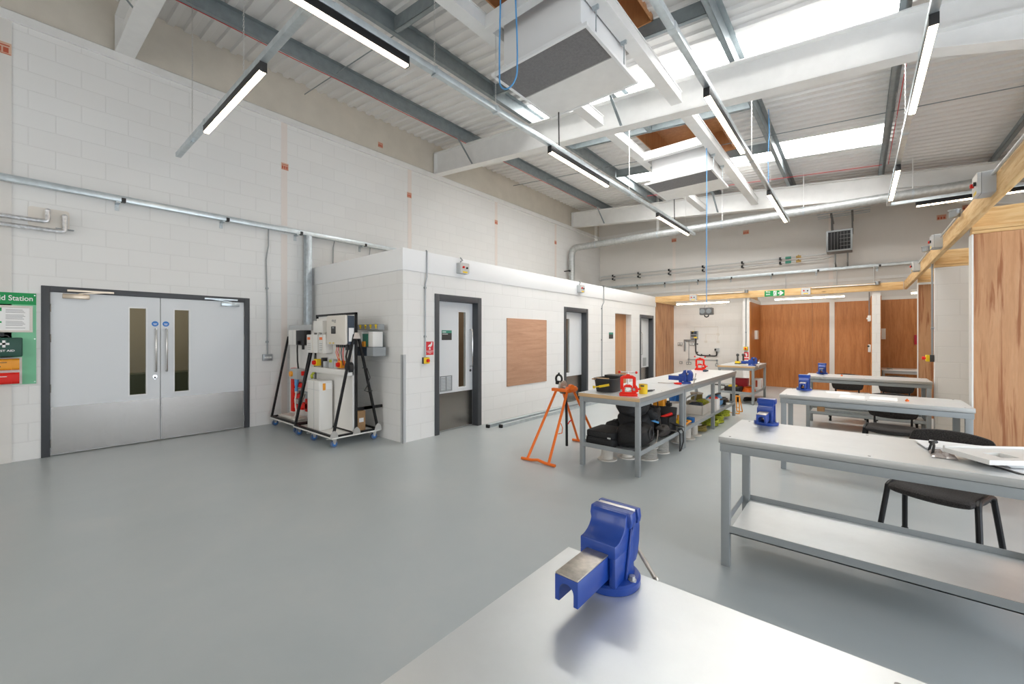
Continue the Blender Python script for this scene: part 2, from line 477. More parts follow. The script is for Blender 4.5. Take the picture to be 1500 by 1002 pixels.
# roof: profiled liner sheets, ribs running down the slope, with rooflight bands and two openings
SKY = [(6.16, 7.20), (10.12, 11.08)]
HOLE = [(3.30, 5.20), (7.90, 9.90)]
xs = [LW-.2, -4.78, -3.42, -2.0, .44, RWX+.2]
cb = MB(); p = .2
y = -5.0; prof = []
while y < BY+.2:
    prof += [(y, 0), (y+.075, 0), (y+.095, .036), (y+.18, .036)]; y += p
def zone(yc, xc):
    if -4.78 < xc < .44 and any(a < yc < b for a, b in SKY): return 1
    if -3.42 < xc < -2.0 and any(a < yc < b for a, b in HOLE): return 2
    return 0
for i in range(len(prof)-1):
    (ya, za), (yb, zb) = prof[i], prof[i+1]
    for j in range(len(xs)-1):
        if zone((ya+yb)/2, (xs[j]+xs[j+1])/2): continue
        xa, xb = xs[j], xs[j+1]
        cb.add([(xa, ya, roof_z(xa)+za), (xb, ya, roof_z(xb)+za), (xb, yb, roof_z(xb)+zb), (xa, yb, roof_z(xa)+zb)], [(0, 1, 2, 3)])
struct(cb.build('ceiling', 'sheet', sharp=20))
struct(MB().prism([(LW-.3, roof_z(LW-.3)+.45), (RWX+.3, roof_z(RWX+.3)+.45), (RWX+.3, roof_z(RWX+.3)+.5), (LW-.3, roof_z(LW-.3)+.5)], 'y', -5.3, BY+.3).build('ceiling_outer', 'darkinside'))
for i, (a, b) in enumerate(SKY):
    f = MB().prism([(-4.80, roof_z(-4.8)+.045), (.46, roof_z(.46)+.045), (.46, roof_z(.46)+.05), (-4.80, roof_z(-4.8)+.05)], 'y', a-.02, b+.02)
    struct(f.build('window_%d' % (4+i), 'sky'))
# purlins (channel section)
for x in (-6.55, -4.80, -3.05, -1.30, .42, 2.12):
    segs = [(-5, BY)]
    if x == -3.05: segs = [(-5, 3.28), (5.22, 7.88), (9.92, BY)]
    b = MB()
    for a, c in segs:
        z1 = roof_z(x)-.004; z0 = z1-.20
        b.box(x-.004, a, z0, x+.004, c, z1)
        b.box(x-.065, a, z0, x, c, z0+.006); b.box(x, a, z1-.006, x+.065, c, z1); b.box(x-.065, a, z0, x-.06, c, z0+.025)
    struct(b.build('roof_purlin', 'galv_dark'))
# trimmers round the roof openings
for ya, yb in HOLE:
    for y in (ya-.05, yb+.02):
        b = MB()
        for xa, xb in ((-4.79, -1.31),):
            b.prism([(xa, roof_z(xa)-.19), (xb, roof_z(xb)-.19), (xb, roof_z(xb)-.01), (xa, roof_z(xa)-.01)], 'y', y, y+.008)
            b.prism([(xa, roof_z(xa)-.19), (xb, roof_z(xb)-.19), (xb, roof_z(xb)-.184), (xa, roof_z(xa)-.184)], 'y', y, y+.06)
        struct(b.build('roof_trimmer', 'galv_dark'))
    b = MB()
    for x0, x1, y0, y1 in ((-3.42, -3.40, ya, yb), (-2.02, -2.0, ya, yb), (-3.42, -2.0, ya, ya+.02), (-3.42, -2.0, yb-.02, yb)):
        b.box(x0, y0, roof_z(-2.7)-.10, x1, y1, roof_z(-2.7)+.40)
    struct(b.build('roof_upstand', 'ply_door'))
    struct(MB().box(-3.42, ya, roof_z(-2.7)+.38, -2.0, yb, roof_z(-2.7)+.41).build('roof_upstand_lid', 'ply_door'))
# sag rods between purlins
for y in (3.35, 9.3):
    struct(MB().cyl((LW, y, roof_z(LW)-.16), (RWX, y, roof_z(RWX)-.10), .008, n=6).build('roof_tie_rod', 'galv_dark'))
# rafters
for y0 in (-4.2, .84, 6.34, 12.50):
    y1 = y0+.2; ym = (y0+y1)/2
    X = [LW, .6, RWX]
    bot = [(x, raf_bot(x)) for x in X]; top = [(x, raf_top(x)) for x in X]
    b = MB()
    b.prism([(x, z+.016) for x, z in bot] + [(x, z-.016) for x, z in reversed(top)], 'y', ym-.006, ym+.006)
    b.prism(bot + [(x, z+.016) for x, z in reversed(bot)], 'y', y0, y1)
    b.prism([(x, z-.016) for x, z in top] + list(reversed(top)), 'y', y0, y1)
    b.box(LW, y0, raf_bot(LW), LW+.02, y1, raf_top(LW))
    b.prism([(.6, raf_bot(.6)+.19), (RWX, raf_bot(.6)-.30), (RWX, raf_bot(.6)-.284), (.6, raf_bot(.6)+.206)], 'y', y0, y1)
    struct(b.build('roof_rafter', 'steelwhite'))
    # fly braces from the purlins down to the bottom flange
    for x in (-6.55, -3.05):
        bb = MB().bar((x, y0-.34, roof_z(x)-.2), (x+.05, ym-.02, raf_bot(x)+.03), .045, .005)
        struct(bb.build('roof_fly_brace', 'galv_dark'))
# red alarm cable clipped along the first purlin and across the far bay
struct(MB().tube([(-6.63, y, roof_z(-6.6)-.21 - .006*math.sin(y*3)) for y in [-1+.25*i for i in range(55)]], .006, 5).build('roof_alarm_cable', 'redsign'))
struct(MB().tube([(x, 11.75, roof_z(x)-.215) for x in (-4.7, -3, -1.3, .40)], .006, 5).build('roof_alarm_cable', 'redsign'))
struct(MB().tube([(.50, y, roof_z(.5)-.20) for y in [6.6+.4*i for i in range(14)]], .006, 5).build('roof_alarm_cable', 'redsign'))
# white steel carrying the ventilation units
for ya, yb in ((1.04, 6.34), (6.54, 12.50)):
    for x0, x1, zb in ((-3.44, -3.28, 5.06), (-2.16, -2.0, 4.985)):
        b = MB().box(x0, ya, zb, x1, yb, zb+.014).box(x0, ya, zb+.15, x1, yb, zb+.164)
        b.box(x0+.012, ya, zb+.014, x1-.012, yb, zb+.15)
        struct(b.build('roof_support_beam', 'steelwhite'))
for y in (3.50, 4.96, 8.12, 9.62):
    struct(MB().box(-3.3, y-.05, 5.04, -2.14, y+.05, 5.2).build('roof_cross_beam', 'steelwhite'))

# ------------------------------------------------------------------ doors
def leaf(parent, x, y0, y1, z1, vis, kick, name='door_leaf'):
    """door slab facing +X with one glazed slot; vis=(ya,yb,za,zb)"""
    xb = x-.045
    if vis is None:
        L = MB().box(xb, y0, .012, x, y1, z1).build(name, 'door', parent)
        MB().box(x, y0+.006, .018, x+.003, y1-.006, kick).build('kick_plate', 'stain', L)
        return L
    ya, yb, za, zb = vis
    b = MB().box(xb, y0, .012, x, y1, za); b.box(xb, y0, zb, x, y1, z1)
    b.box(xb, y0, za, x, ya, zb); b.box(xb, yb, za, x, y1, zb)
    L = b.build(name, 'door', parent)
    MB().box(x-.026, ya, za, x-.02, yb, zb).build('glass', 'glass', L)
    t = .014
    q = MB().box(x-.004, ya-t, za-t, x+.006, ya, zb+t).box(x-.004, yb, za-t, x+.006, yb+t, zb+t)
    q.box(x-.004, ya, za-t, x+.006, yb, za).box(x-.004, ya, zb, x+.006, yb, zb+t)
    q.build('glazing_bead', 'white', L)
    MB().box(x, y0+.006, .018, x+.003, y1-.006, kick).build('kick_plate', 'stain', L)
    return L
def pull(parent, x, y, z0, z1, r=.012):
    b = MB().tube([(x, y, z0), (x+.05, y, z0+.002), (x+.062, y, z0+.03), (x+.062, y, z1-.03), (x+.05, y, z1-.002), (x, y, z1)], r, 8)
    b.build('pull_handle', 'chrome', parent)

d1 = struct(bpy.data.objects.new('door_1', None)); C.objects.link(d1); d1.location = (LW, 1.32, 0)
f = MB().box(LW-.2, .18, 0, LW+.012, .255, 2.132).box(LW-.2, 2.385, 0, LW+.012, 2.46, 2.132).box(LW-.2, .255, 2.062, LW+.012, 2.385, 2.132)
f.build('door_frame', 'frame', d1, bev=.003)
xd = LW-.012
la = leaf(d1, xd, .258, 1.318, 2.058, (.991, 1.163, .687, 1.895), .612)
lb = leaf(d1, xd, 1.326, 2.382, 2.058, (1.483, 1.653, .687, 1.893), .610)
pull(la, xd, 1.266, 1.0, 1.608); pull(lb, xd, 1.385, 1.0, 1.608)
for L, y in ((la, 1.262), (lb, 1.383)):
    MB().cyl((xd, y, 1.683), (xd+.003, y, 1.683), .038, n=24).build('blue_notice', 'bluesign', L)
    MB().box(xd+.003, y-.022, 1.68, xd+.0036, y+.022, 1.688).box(xd+.003, y-.016, 1.666, xd+.0036, y+.016, 1.672).build('notice_print', 'lettering', L)
MB().cyl((xd, 1.26, .925), (xd+.008, 1.26, .925), .026, n=20).box(xd, 1.25, .885, xd+.008, 1.27, .925).build('lock_plate', 'chrome', la)
MB().box(xd, .36, 1.985, xd+.05, .60, 2.045).build('door_closer', 'bronze', la, bev=.004)
MB().box(xd+.015, .40, 2.075, xd+.05, .83, 2.098).bar((xd+.03, .50, 2.05), (xd+.03, .78, 2.085), .018, .012).build('closer_arm', 'bronze', la)
MB().box(xd, 2.06, 1.985, xd+.05, 2.31, 2.045).build('door_closer', 'galv_pale', lb, bev=.004)
MB().box(xd+.015, 1.84, 2.075, xd+.05, 2.28, 2.098).bar((xd+.03, 2.2, 2.05), (xd+.03, 1.9, 2.085), .018, .012).build('closer_arm', 'galv_pale', lb)
for L, y in ((la, .258), (lb, 2.382)):
    b = MB()
    for z in (.16, .85, 1.48, 1.86): b.cyl((xd+.004, y, z-.05), (xd+.004, y, z+.05), .008, n=8)
    b.build('hinge', 'chrome', L)

def office_door(n, y0, y1, vis, sign=None, vent=None, handle=None, kick=.6, hz=(1.0, 1.62), lock=True):
    d = struct(bpy.data.objects.new('door_%d' % n, None)); C.objects.link(d); d.location = (FX, (y0+y1)/2, 0)
    h = 2.15; x = FX-.12
    f = MB().box(FX-.19, y0, 0, FX+.014, y0+.085, h).box(FX-.19, y1-.085, 0, FX+.014, y1, h).box(FX-.19, y0+.085, h-.092, FX+.014, y1-.085, h)
    f.build('door_frame', 'frame', d, bev=.003)
    L = leaf(d, x, y0+.088, y1-.088, h-.095, vis, kick)
    if sign:
        ys, ye, za, zb = sign
        MB().box(x, ys, za, x+.004, ye, zb).build('name_plate', 'charcoal', L)
        MB().box(x+.004, ys, zb-.045, x+.005, ye, zb).build('plate_band', 'teal', L)
        MB().box(x+.004, ys+.012, zb-.064, x+.0052, ys+.125, zb-.056).box(x+.005, ys+.012, zb-.032, x+.0056, ys+.085, zb-.022).build('plate_print', 'lettering', L)
    if vent:
        ya, yb, za, zb = vent
        g = MB().box(x, ya, za, x+.008, ya+.015, zb).box(x, yb-.015, za, x+.008, yb, zb).box(x, ya, za, x+.008, yb, za+.015).box(x, ya, zb-.015, x+.008, yb, zb).box(x, (ya+yb)/2-.008, za, x+.008, (ya+yb)/2+.008, zb)
        for k in range(9):
            z = za+.02+(zb-za-.04)*k/9; g.box(x, ya, z, x+.004, yb, z+.012)
        g.build('vent_grille', 'midgrey', L)
    if handle: pull(L, x, handle, hz[0], hz[1], .011)
    if lock and handle: MB().cyl((x, handle, .93), (x+.012, handle, .93), .022, n=16).build('lock_plate', 'chrome', L)
    return d
office_door(2, 4.035, 5.04, (4.63, 4.79, .67, 1.905), (4.277, 4.483, 1.445, 1.60), (4.243, 4.49, .63, .875), 4.895)
office_door(3, 7.62, 8.655, (7.885, 8.03, .68, 1.90), None, None, None)
office_door(4, 11.695, 12.75, None, None, (12.22, 12.46, .60, .85), 12.02, .56, (.95, 1.62), False)
struct(MB().box(FX-.19, 10.10, 0, FX-.165, 11.12, 2.12).build('door_5', 'ply_door'))
# ------------------------------------------------------------------ workbenches
BZ = .845
def bench(loc, L, D, label, group, shelf=True, mid=False, edge='zinc_edge', ply_end=False, rz=0):
    t = T('workbench', label, 'workbench', loc, rz, group)
    def P(mb, n, m, bev=.002): return mb.build(n, m, t, bev=bev, local=True)
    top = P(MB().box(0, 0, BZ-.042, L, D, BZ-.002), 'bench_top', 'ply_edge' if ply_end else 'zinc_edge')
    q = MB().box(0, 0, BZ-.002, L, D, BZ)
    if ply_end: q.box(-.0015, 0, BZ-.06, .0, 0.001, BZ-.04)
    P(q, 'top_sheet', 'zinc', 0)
    if ply_end:
        P(MB().box(0, -.002, BZ-.044, L, .0, BZ-.001), 'edge_strip', 'zinc_edge', 0)
        P(MB().box(0, D, BZ-.044, L, D+.002, BZ-.001), 'edge_strip', 'zinc_edge', 0)
    s = MB()
    for x in (.06, L/2, L-.06):
        for y in (.04, D-.04): s.cyl((x, y, BZ), (x, y, BZ+.0015), .007, n=10)
    s.build_each('top_screw', 'screw', t, local=True)
    w = .05
    xsx = [.012, L-.012-w] + ([L/2-w/2] if mid else [])
    for x in xsx:
        for y in (.010, D-.010-w):
            P(MB().box(x, y, 0, x+w, y+w, BZ-.042), 'leg', 'benchgrey', .003)
    a = MB()
    for y in (.009, D-.009-.04): a.box(.006, y, BZ-.098, L-.006, y+.04, BZ-.046)
    for x in (.006, L-.006-.04): a.box(x, .05, BZ-.098, x+.04, D-.05, BZ-.042)
    P(a, 'apron', 'benchgrey')
    if shelf:
        r = MB()
        for y, h in ((.012, .0), (D-.012-.006, .0)): r.box(.06, y, .222, L-.06, y+.006, .272)
        for x in (.014, L-.02): r.box(x, .06, .222, x+.006, D-.06, .272)
        for xa, xb in ((.062, L-.062),):
            r.box(xa, .012, .222, xb, .05, .228); r.box(xa, D-.05, .222, xb, D-.012, .228)
        P(r, 'shelf_rail', 'benchgrey', 0)
        P(MB().box(.06, .02, .229, L-.06, D-.02, .236), 'shelf', 'zinc', 0)
        k = MB()
        for x in (.09, L/2, L-.09):
            for y in (.04, D-.035): k.cyl((x, y, .236), (x, y, .239), .006, n=8)
        k.build_each('shelf_screw', 'silver', t, local=True)
    return t
G = 'steel topped workbenches'
bench((-.69, .385, 0), 1.5, .715, 'grey steel workbench with a bright zinc top, nearest of all, seen from above', G)
bench((-.70, 2.95, 0), 1.5, .715, 'grey steel workbench with an empty zinc lower shelf and papers on top', G)
bench((-.68, 5.55, 0), 1.5, .70, 'grey workbench with three white sheets on top and no lower shelf', G, shelf=False)
bench((-.67, 8.42, 0), 1.5, .70, 'grey workbench with a vice, last of the row beside the booths', G)
bench((-1.765, 4.215, 0), 1.50, .745, 'grey workbench with a bare plywood end and bags piled on its shelf', G, ply_end=True, rz=PI/2)
bench((-1.765, 5.725, 0), 3.02, .745, 'long grey workbench with a middle pair of legs and crates on its shelf', G, mid=True, ply_end=True, rz=PI/2)
bench((-1.72, 10.30, 0), 1.55, .745, 'grey workbench at the front of the white walled booth, red box on its shelf', G, ply_end=True, rz=PI/2)

# ------------------------------------------------------------------ bench vices
def vice(loc, rz, label):
    t = T('bench_vice', label, 'vice', loc, rz, 'blue bench vices')
    def P(mb, n, m, bev=.002, par=None): return mb.build(n, m, par or t, bev=bev, local=True)
    b = MB().lathe([(.001, 0), (.078, 0), (.080, .004), (.080, .019), (.075, .024), (.05, .027), (.001, .027)], n=40)
    P(b, 'swivel_base', 'blue', 0)
    for x, y in ((-.066, -.006), (.066, -.006)): P(MB().cyl((x, y, .022), (x, y, .0265), .0105, n=16).cyl((x, y, .0265), (x, y, .036), .008, n=6), 'base_bolt', 'bolt', 0)
    prof = [(-.07, .094), (-.07, .128), (-.058, .1285), (-.046, .131), (-.034, .136), (-.024, .143), (-.016, .153), (-.011, .165), (-.008, .178), (-.002, .186), (.034, .187), (.034, .158), (.024, .151), (.021, .139), (.024, .127), (.034, .120), (.034, .094)]
    body = MB().prism(prof, 'x', -.05, .05)
    body.box(-.05, -.07, .022, -.033, .034, .096).box(.033, -.07, .022, .05, .034, .096)
    body.prism([(-.058, .150), (.058, .150), (.061, .165), (.058, .187), (-.058, .187), (-.061, .165)], 'y', .002, .034)
    for sx in (-1, 1):      # side ribs flaring to the jaw
        body.prism([(-.02, .02), (.030, .02), (.020, .122), (.016, .15), (.004, .11)], 'x', sx*.05, sx*.057)
    bo = P(body, 'fixed_body', 'blue', .0025)
    P(MB().box(-.052, .034, .158, .052, .040, .1875), 'jaw_plate', 'silver', .001)
    fj = MB().prism([(.046, .158), (.046, .187), (.060, .186), (.076, .179), (.089, .165), (.098, .145), (.101, .12), (.098, .085), (.088, .05), (.076, .035), (.046, .035), (.046, .120), (.056, .127), (.059, .139), (.056, .151)], 'x', -.042, .042)
    fj.prism([(-.058, .150), (.058, .150), (.061, .165), (.058, .187), (-.058, .187), (-.061, .165)], 'y', .0465, .066)
    fj.cyl((0, .08, .068), (0, .108, .068), .03, .024, n=24)
    P(fj, 'moving_jaw', 'blue', .002)
    P(MB().box(-.052, .0405, .158, .052, .046, .1875), 'jaw_plate', 'silver', .001)
    arc = [(.019*math.cos(PI*i/10), .066+.019*math.sin(PI*i/10)) for i in range(11)]
    P(MB().prism([(-.031, .040), (-.031, .0995), (.031, .0995), (.031, .040), (.019, .040)] + arc + [(-.019, .040)], 'y', -.218, .05), 'slide', 'blue', .0012)
    P(MB().box(-.0305, -.217, .0995, .0305, .0, .1035), 'slide_top', 'iron', .001)
    P(MB().cyl((0, -.10, .068), (0, .109, .068), .010, n=12).cyl((0, .106, .068), (0, .146, .068), .017, n=16), 'screw_shaft', 'bolt', 0)
    hd = Vector((.075, 0, -.098)).normalized()
    c = Vector((0, .130, .068))
    P(MB().cyl(c-hd*.085, c+hd*.125, .006, n=10).ball(c-hd*.085, .009, 10).ball(c+hd*.125, .009, 10), 'handle_bar', 'iron', 0)
    return t
v0 = vice((-.513, 1.025, BZ+.0006), 0, 'blue bench vice on the nearest bench, its square bar pointing at the viewer')
dup(v0, (-.523, 3.59, BZ+.0006), 0, 'blue bench vice on the bench with the empty shelf')
dup(v0, (-.50, 6.175, BZ+.0006), 0, 'blue bench vice on the bench with the white sheets')
dup(v0, (-.475, 9.045, BZ+.0006), 0, 'blue bench vice at the end of the last bench in the row')
dup(v0, (-1.85, 5.98, BZ+.0006), -PI/2, 'blue bench vice seen side on at the join of two long benches')
dup(v0, (-1.82, 10.62, BZ+.0006), -PI/2, 'blue bench vice on the far bench in front of the plywood booth')

# ------------------------------------------------------------------ chairs
def chair(loc, rz, label):
    t = T('meeting_chair', label, 'chair', loc, rz, 'black fabric meeting chairs')
    def P(mb, n, m, bev=0, sub=0, par=None): return mb.build(n, m, par or t, bev=bev, local=True, sub=sub)
    # seat: shallow dished cushion, front towards -Y
    b = MB(); n = 10; W, Dp = .235, .22
    def sup(i, j):
        u, v = -1+2*i/n, -1+2*j/n
        k = .42
        x = u*W*math.sqrt(max(0, 1-k*v*v/2)); y = v*Dp*math.sqrt(max(0, 1-k*u*u/2))
        e = max(abs(u), abs(v)); return x, y, u, v, e
    top = []; bot = []
    for j in range(n+1):
        for i in range(n+1):
            x, y, u, v, e = sup(i, j)
            zt = .462 - .05*max(0, -v-.55)**2 - .028*(1-u*u)*(1-v*v) - .012*e**6
            top.append((x, y, zt)); bot.append((x, y, zt-.034-.040*(1-e**4)))
    N = n+1
    b.v = top+bot; o = N*N
    for j in range(n):
        for i in range(n):
            a = j*N+i
            b.f.append((a, a+1, a+N+1, a+N)); b.f.append((o+a, o+a+N, o+a+N+1, o+a+1))
    ring = [i for i in range(N)] + [j*N+n for j in range(1, N)] + [n*N+i for i in range(n-1, -1, -1)] + [j*N for j in range(n-1, 0, -1)]
    for k in range(len(ring)):
        a, c = ring[k], ring[(k+1) % len(ring)]; b.f.append((a, c, o+c, o+a))
    P(b, 'seat', 'blackfab', 0, 1)
    # curved backrest
    b = MB(); n = 10; m = 6; fr = []; bk = []
    for j in range(m+1):
        for i in range(n+1):
            u, v = -1+2*i/n, -1+2*j/m
            x = u*.235*math.sqrt(1-.22*v*v); z = .665 + v*.155*math.sqrt(1-.30*u*u)
            y = .235 + .10*(z-.5) - .035*u*u + .0
            e = max(abs(u), abs(v))
            fr.append((x, y-.016*(1-e**4)-.008, z)); bk.append((x, y+.016*(1-e**4)+.012, z))
    N = n+1; o = N*(m+1); b.v = fr+bk
    for j in range(m):
        for i in range(n):
            a = j*N+i
            b.f.append((a, a+1, a+N+1, a+N)); b.f.append((o+a, o+a+N, o+a+N+1, o+a+1))
    ring = [i for i in range(N)] + [j*N+n for j in range(1, m+1)] + [m*N+i for i in range(n-1, -1, -1)] + [j*N for j in range(m-1, 0, -1)]
    for k in range(len(ring)):
        a, c = ring[k], ring[(k+1) % len(ring)]; b.f.append((a, c, o+c, o+a))
    P(b, 'backrest', 'blackfab', 0, 1)
    for sx in (-1, 1):      # side frame: two legs and the bend that joins them over the seat side
        X = sx*.225; pts = []
        for y, s in ((-.15, -1), (.15, 1)):
            P(MB().tube([(X+sx*.03, y+s*.085, 0), (X+sx*.012, y+s*.03, .25), (X, y, .40)], .0165, 10), 'leg', 'blackmetal')
            P(MB().cyl((X+sx*.03, y+s*.085, 0), (X+sx*.028, y+s*.08, .028), .020, n=10), 'foot_cap', 'rubber')
        q = [(X, -.15, .40), (X-sx*.001, -.145, .425), (X-sx*.004, -.12, .44), (X-sx*.006, -.09, .446), (X-sx*.006, .09, .446), (X-sx*.004, .12, .44), (X-sx*.001, .145, .425), (X, .15, .40)]
        P(MB().tube(q, .0165, 10), 'side_rail', 'blackmetal')
        P(MB().tube([(sx*.15, .10, .415), (sx*.16, .215, .42), (sx*.165, .248, .45), (sx*.165, .258, .60), (sx*.165, .266, .68)], .011, 8), 'back_stay', 'blackmetal')
        P(MB().cyl((sx*.165, .27, .50), (sx*.165, .272, .56), .016, n=8), 'bracket', 'chrome')
    P(MB().cyl((-.222, -.10, .425), (.222, -.10, .425), .010, n=8).cyl((-.222, .10, .415), (.222, .10, .415), .010, n=8), 'cross_bar', 'blackmetal')
    return t
c0 = chair((.43, 4.09, 0), math.radians(-22), 'black fabric chair behind the bench that has papers on top')
dup(c0, (.30, 6.50, 0), math.radians(-6), 'black fabric chair tucked behind the bench with three white sheets')
dup(c0, (-.13, 9.52, 0), math.radians(3), 'black fabric chair behind the last bench, nearer its vice')
dup(c0, (.50, 9.54, 0), math.radians(-4), 'black fabric chair behind the last bench, nearer the booths')

# ------------------------------------------------------------------ things on the right-hand benches
def sheet(c, w, h, a, label, z=BZ, group='white sheets on the benches'):
    t = MB().box(-w/2, -h/2, 0, w/2, h/2, .0012).build('paper_sheet', 'paper')
    t.location = (c[0], c[1], z); t.rotation_euler = (0, 0, a); return tag(t, label, 'paper', group)
sheet((-.175, 6.13), .22, .24, .1, 'white sheet nearest the vice on the middle bench', z=BZ+.0013)
sheet((-.045, 5.82), .21, .28, -.03, 'white sheet in the middle of the three on the bench')
sheet((.21, 5.86), .22, .27, -.04, 'white sheet beside the small orange knob')
def knob(c, label):
    t = MB().lathe([(.001, 0), (.012, 0), (.016, .006), (.015, .014), (.006, .020), (.006, .026), (.001, .027)], n=14).build('orange_stopper', 'orange')
    t.location = (c[0], c[1], BZ); return tag(t, label, 'cap', 'small orange caps')
knob((.385, 5.76), 'small orange cap beside the white sheets')
knob((-.20, 8.75), 'small orange cap near the vice on the last bench')

# clutter on the second bench
t = T('paper_pile', 'pile of white papers lying under a white plastic panel', 'papers', (.455, 3.49, BZ))
for k, (a, dx, dy) in enumerate(((.10, 0, 0), (.02, .02, -.01), (.16, -.02, .01), (-.04, .03, .0))):
    q = MB().box(-.15, -.105, .005*k, .15, .105, .005*k+.0045).build('sheet', 'paper', t, local=True)
    q.location = (dx, dy, 0); q.rotation_euler = (0, 0, a)
t = T('trunking_sample', 'white plastic trunking panel with a square socket hole', 'panel', (.585, 3.27, BZ+.026), math.radians(35))
b = MB(); zt, zb = .024, .0
x0, x1, y0, y1, hx0, hx1, hy0, hy1 = -.20, .23, -.13, .11, -.095, -.01, -.08, .015
b.box(x0, y0, zb, hx0, y1, zt).box(hx1, y0, zb, x1, y1, zt).box(hx0, y0, zb, hx1, hy0, zt).box(hx0, hy1, zb, hx1, y1, zt)
b.build('face_plate', 'whiteplastic', t, local=True)
MB().box(x0, y1-.012, zt, x1, y1, zt+.012).build('back_lip', 'whiteplastic', t, local=True, bev=.002)
MB().prism([(-.12, 0), (.165, 0), (.15, -.014), (-.095, -.014)], 'y', y0+.004, y1-.03).build('back_box', 'greyplastic', t, local=True, bev=.002)
t = T('plastic_bag', 'crumpled clear bag of small fittings beside a black clamp', 'bag', (.37, 3.27, BZ))
b = MB(); rnd = random.Random(3); n = 9
for j in range(n+1):
    for i in range(n+1):
        u, v = i/n, j/n; e = min(u, v, 1-u, 1-v)
        b.v.append((-.06+.10*u, -.09+.17*v, .003 + (.028*min(1, e*4)*rnd.uniform(.25, 1))))
for j in range(n):
    for i in range(n): a = j*(n+1)+i; b.f.append((a, a+1, a+n+2, a+n+1))
b.build('bag_film', 'clearbag', t, local=True, sharp=15)
t = T('spring_clamp', 'small black clamp standing on the bench beside the papers', 'clamp', (.315, 3.30, BZ))
for s, nm in ((-1, 'jaw'), (1, 'jaw')):
    MB().tube([(0, .055*s, .002), (.005, .062*s, .02), (.01, .045*s, .05), (.012, .012*s, .062)], .006, 8).build(nm, 'blackplastic', t, local=True)
MB().cyl((-.002, -.016, .062), (.026, .016, .062), .009, n=10).build('pivot', 'blackplastic', t, local=True)
t = T('document_wallet', 'black document wallet lying under the white plastic panel', 'folder', (.63, 3.20, BZ), math.radians(33))
MB().rbox(-.12, -.115, 0, .13, .11, .0035, .02).build('cover', 'blackplastic', t, local=True)
MB().rbox(-.10, -.11, .0036, .12, .09, .006, .01).build('papers', 'paper', t, local=True)

# metal strips on the shelf of the last bench
t = T('metal_strip_bundle', 'bundle of thin metal strips with a cream end block on the shelf', 'strips', (-.30, 8.60, .2405))
for k in range(4):
    q = MB().box(-.14, .0, .001+.012*k, .55, .03, .010+.012*k).build('metal_strip', 'galv', t, local=True)
    q.location = (0, .02*(k % 2), 0); q.rotation_euler = (0, 0, .03*k)
MB().box(-.22, -.01, 0, -.12, .09, .075).build('end_block', 'card', t, local=True, bev=.004)
# ------------------------------------------------------------------ light rails, lights, chains
RZ = 4.06
def rail(p, q, label, caps=True, name='lighting_rail', w=.06, h=.06):
    c = [(p[i]+q[i])/2 for i in range(3)]
    t = T(name, label, 'rail', c)
    MB().bar(p, q, w, h).build('channel', 'galv_pale', t, bev=.002)
    d = Vector(q)-Vector(p); n = int(d.length/2.0)
    b = MB()
    for k in range(1, n+1):
        m = Vector(p)+d*(k/(n+1)); dd = d.normalized()*.035
        b.bar(m-dd, m+dd, w+.006, h+.006)
    b.build('joint_sleeve', 'galv_pale', t)
    return t
rail((-3.17, -4.0, RZ+.03), (-3.17, 11.0, RZ+.03), 'long galvanised light rail nearest the tall block wall')
rail((-1.19, -4.0, RZ+.03), (-1.19, 11.05, RZ+.03), 'long galvanised light rail passing beside the ventilation units')
rail((.465, -4.0, RZ+.03), (.465, 10.95, RZ+.03), 'long galvanised light rail nearest the timber booths')
rail((-7.36, 1.45, RZ+.0), (-3.205, 1.45, RZ+.0), 'short galvanised rail running out to the tall block wall')
rail((.50, 10.98, RZ+.03), (3.4, 10.98, RZ+.03), 'short galvanised rail turning off over the booths')

def light(loc, rz, L, label):
    t = T('hanging_strip_light', label, 'light', loc, rz, 'LED strip lights')
    MB().rbox(-.030, -L/2, .012, .030, L/2, .085, .008, 'y').build('housing', 'blackmetal', t, local=True)
    MB().rbox(-.028, -L/2+.006, -.004, .028, L/2-.006, .014, .008, 'y').build('diffuser', 'led', t, local=True)
    for s in (-1, 1):
        MB().box(-.031, s*L/2-.006, -.006, .031, s*L/2+.006, .087).build('end_cap', 'blackplastic', t, local=True, bev=.002)
    return t
LZ = RZ-.087
def lights(x, spans, labels, **k):
    for (a, b), lb in zip(spans, labels): light((x, (a+b)/2, LZ), 0, b-a, lb)
lights(-3.17, [(.48, 2.29), (4.58, 6.25), (8.47, 10.49)], ['lit strip light crossing over the short rail near the tall wall', 'lit strip light just past the first rafter, block wall side', 'lit strip light at the far end of the rail nearest the block wall'])
lights(-1.19, [(4.54, 6.29), (8.41, 10.65)], ['lit strip light between the ventilation units and the skylight', 'lit strip light at the far end of the middle rail'])
lights(.465, [(4.65, 6.38), (8.40, 10.2)], ['lit strip light under the rafter on the rail nearest the booths', 'lit strip light at the far end of the rail nearest the booths'])
light((-5.10, 1.45, LZ-.03), PI/2, 1.80, 'lit strip light on the short rail against the tall block wall')
light((1.78, 10.98, LZ), PI/2, 1.85, 'long lit strip light above the booths, over the far duct')

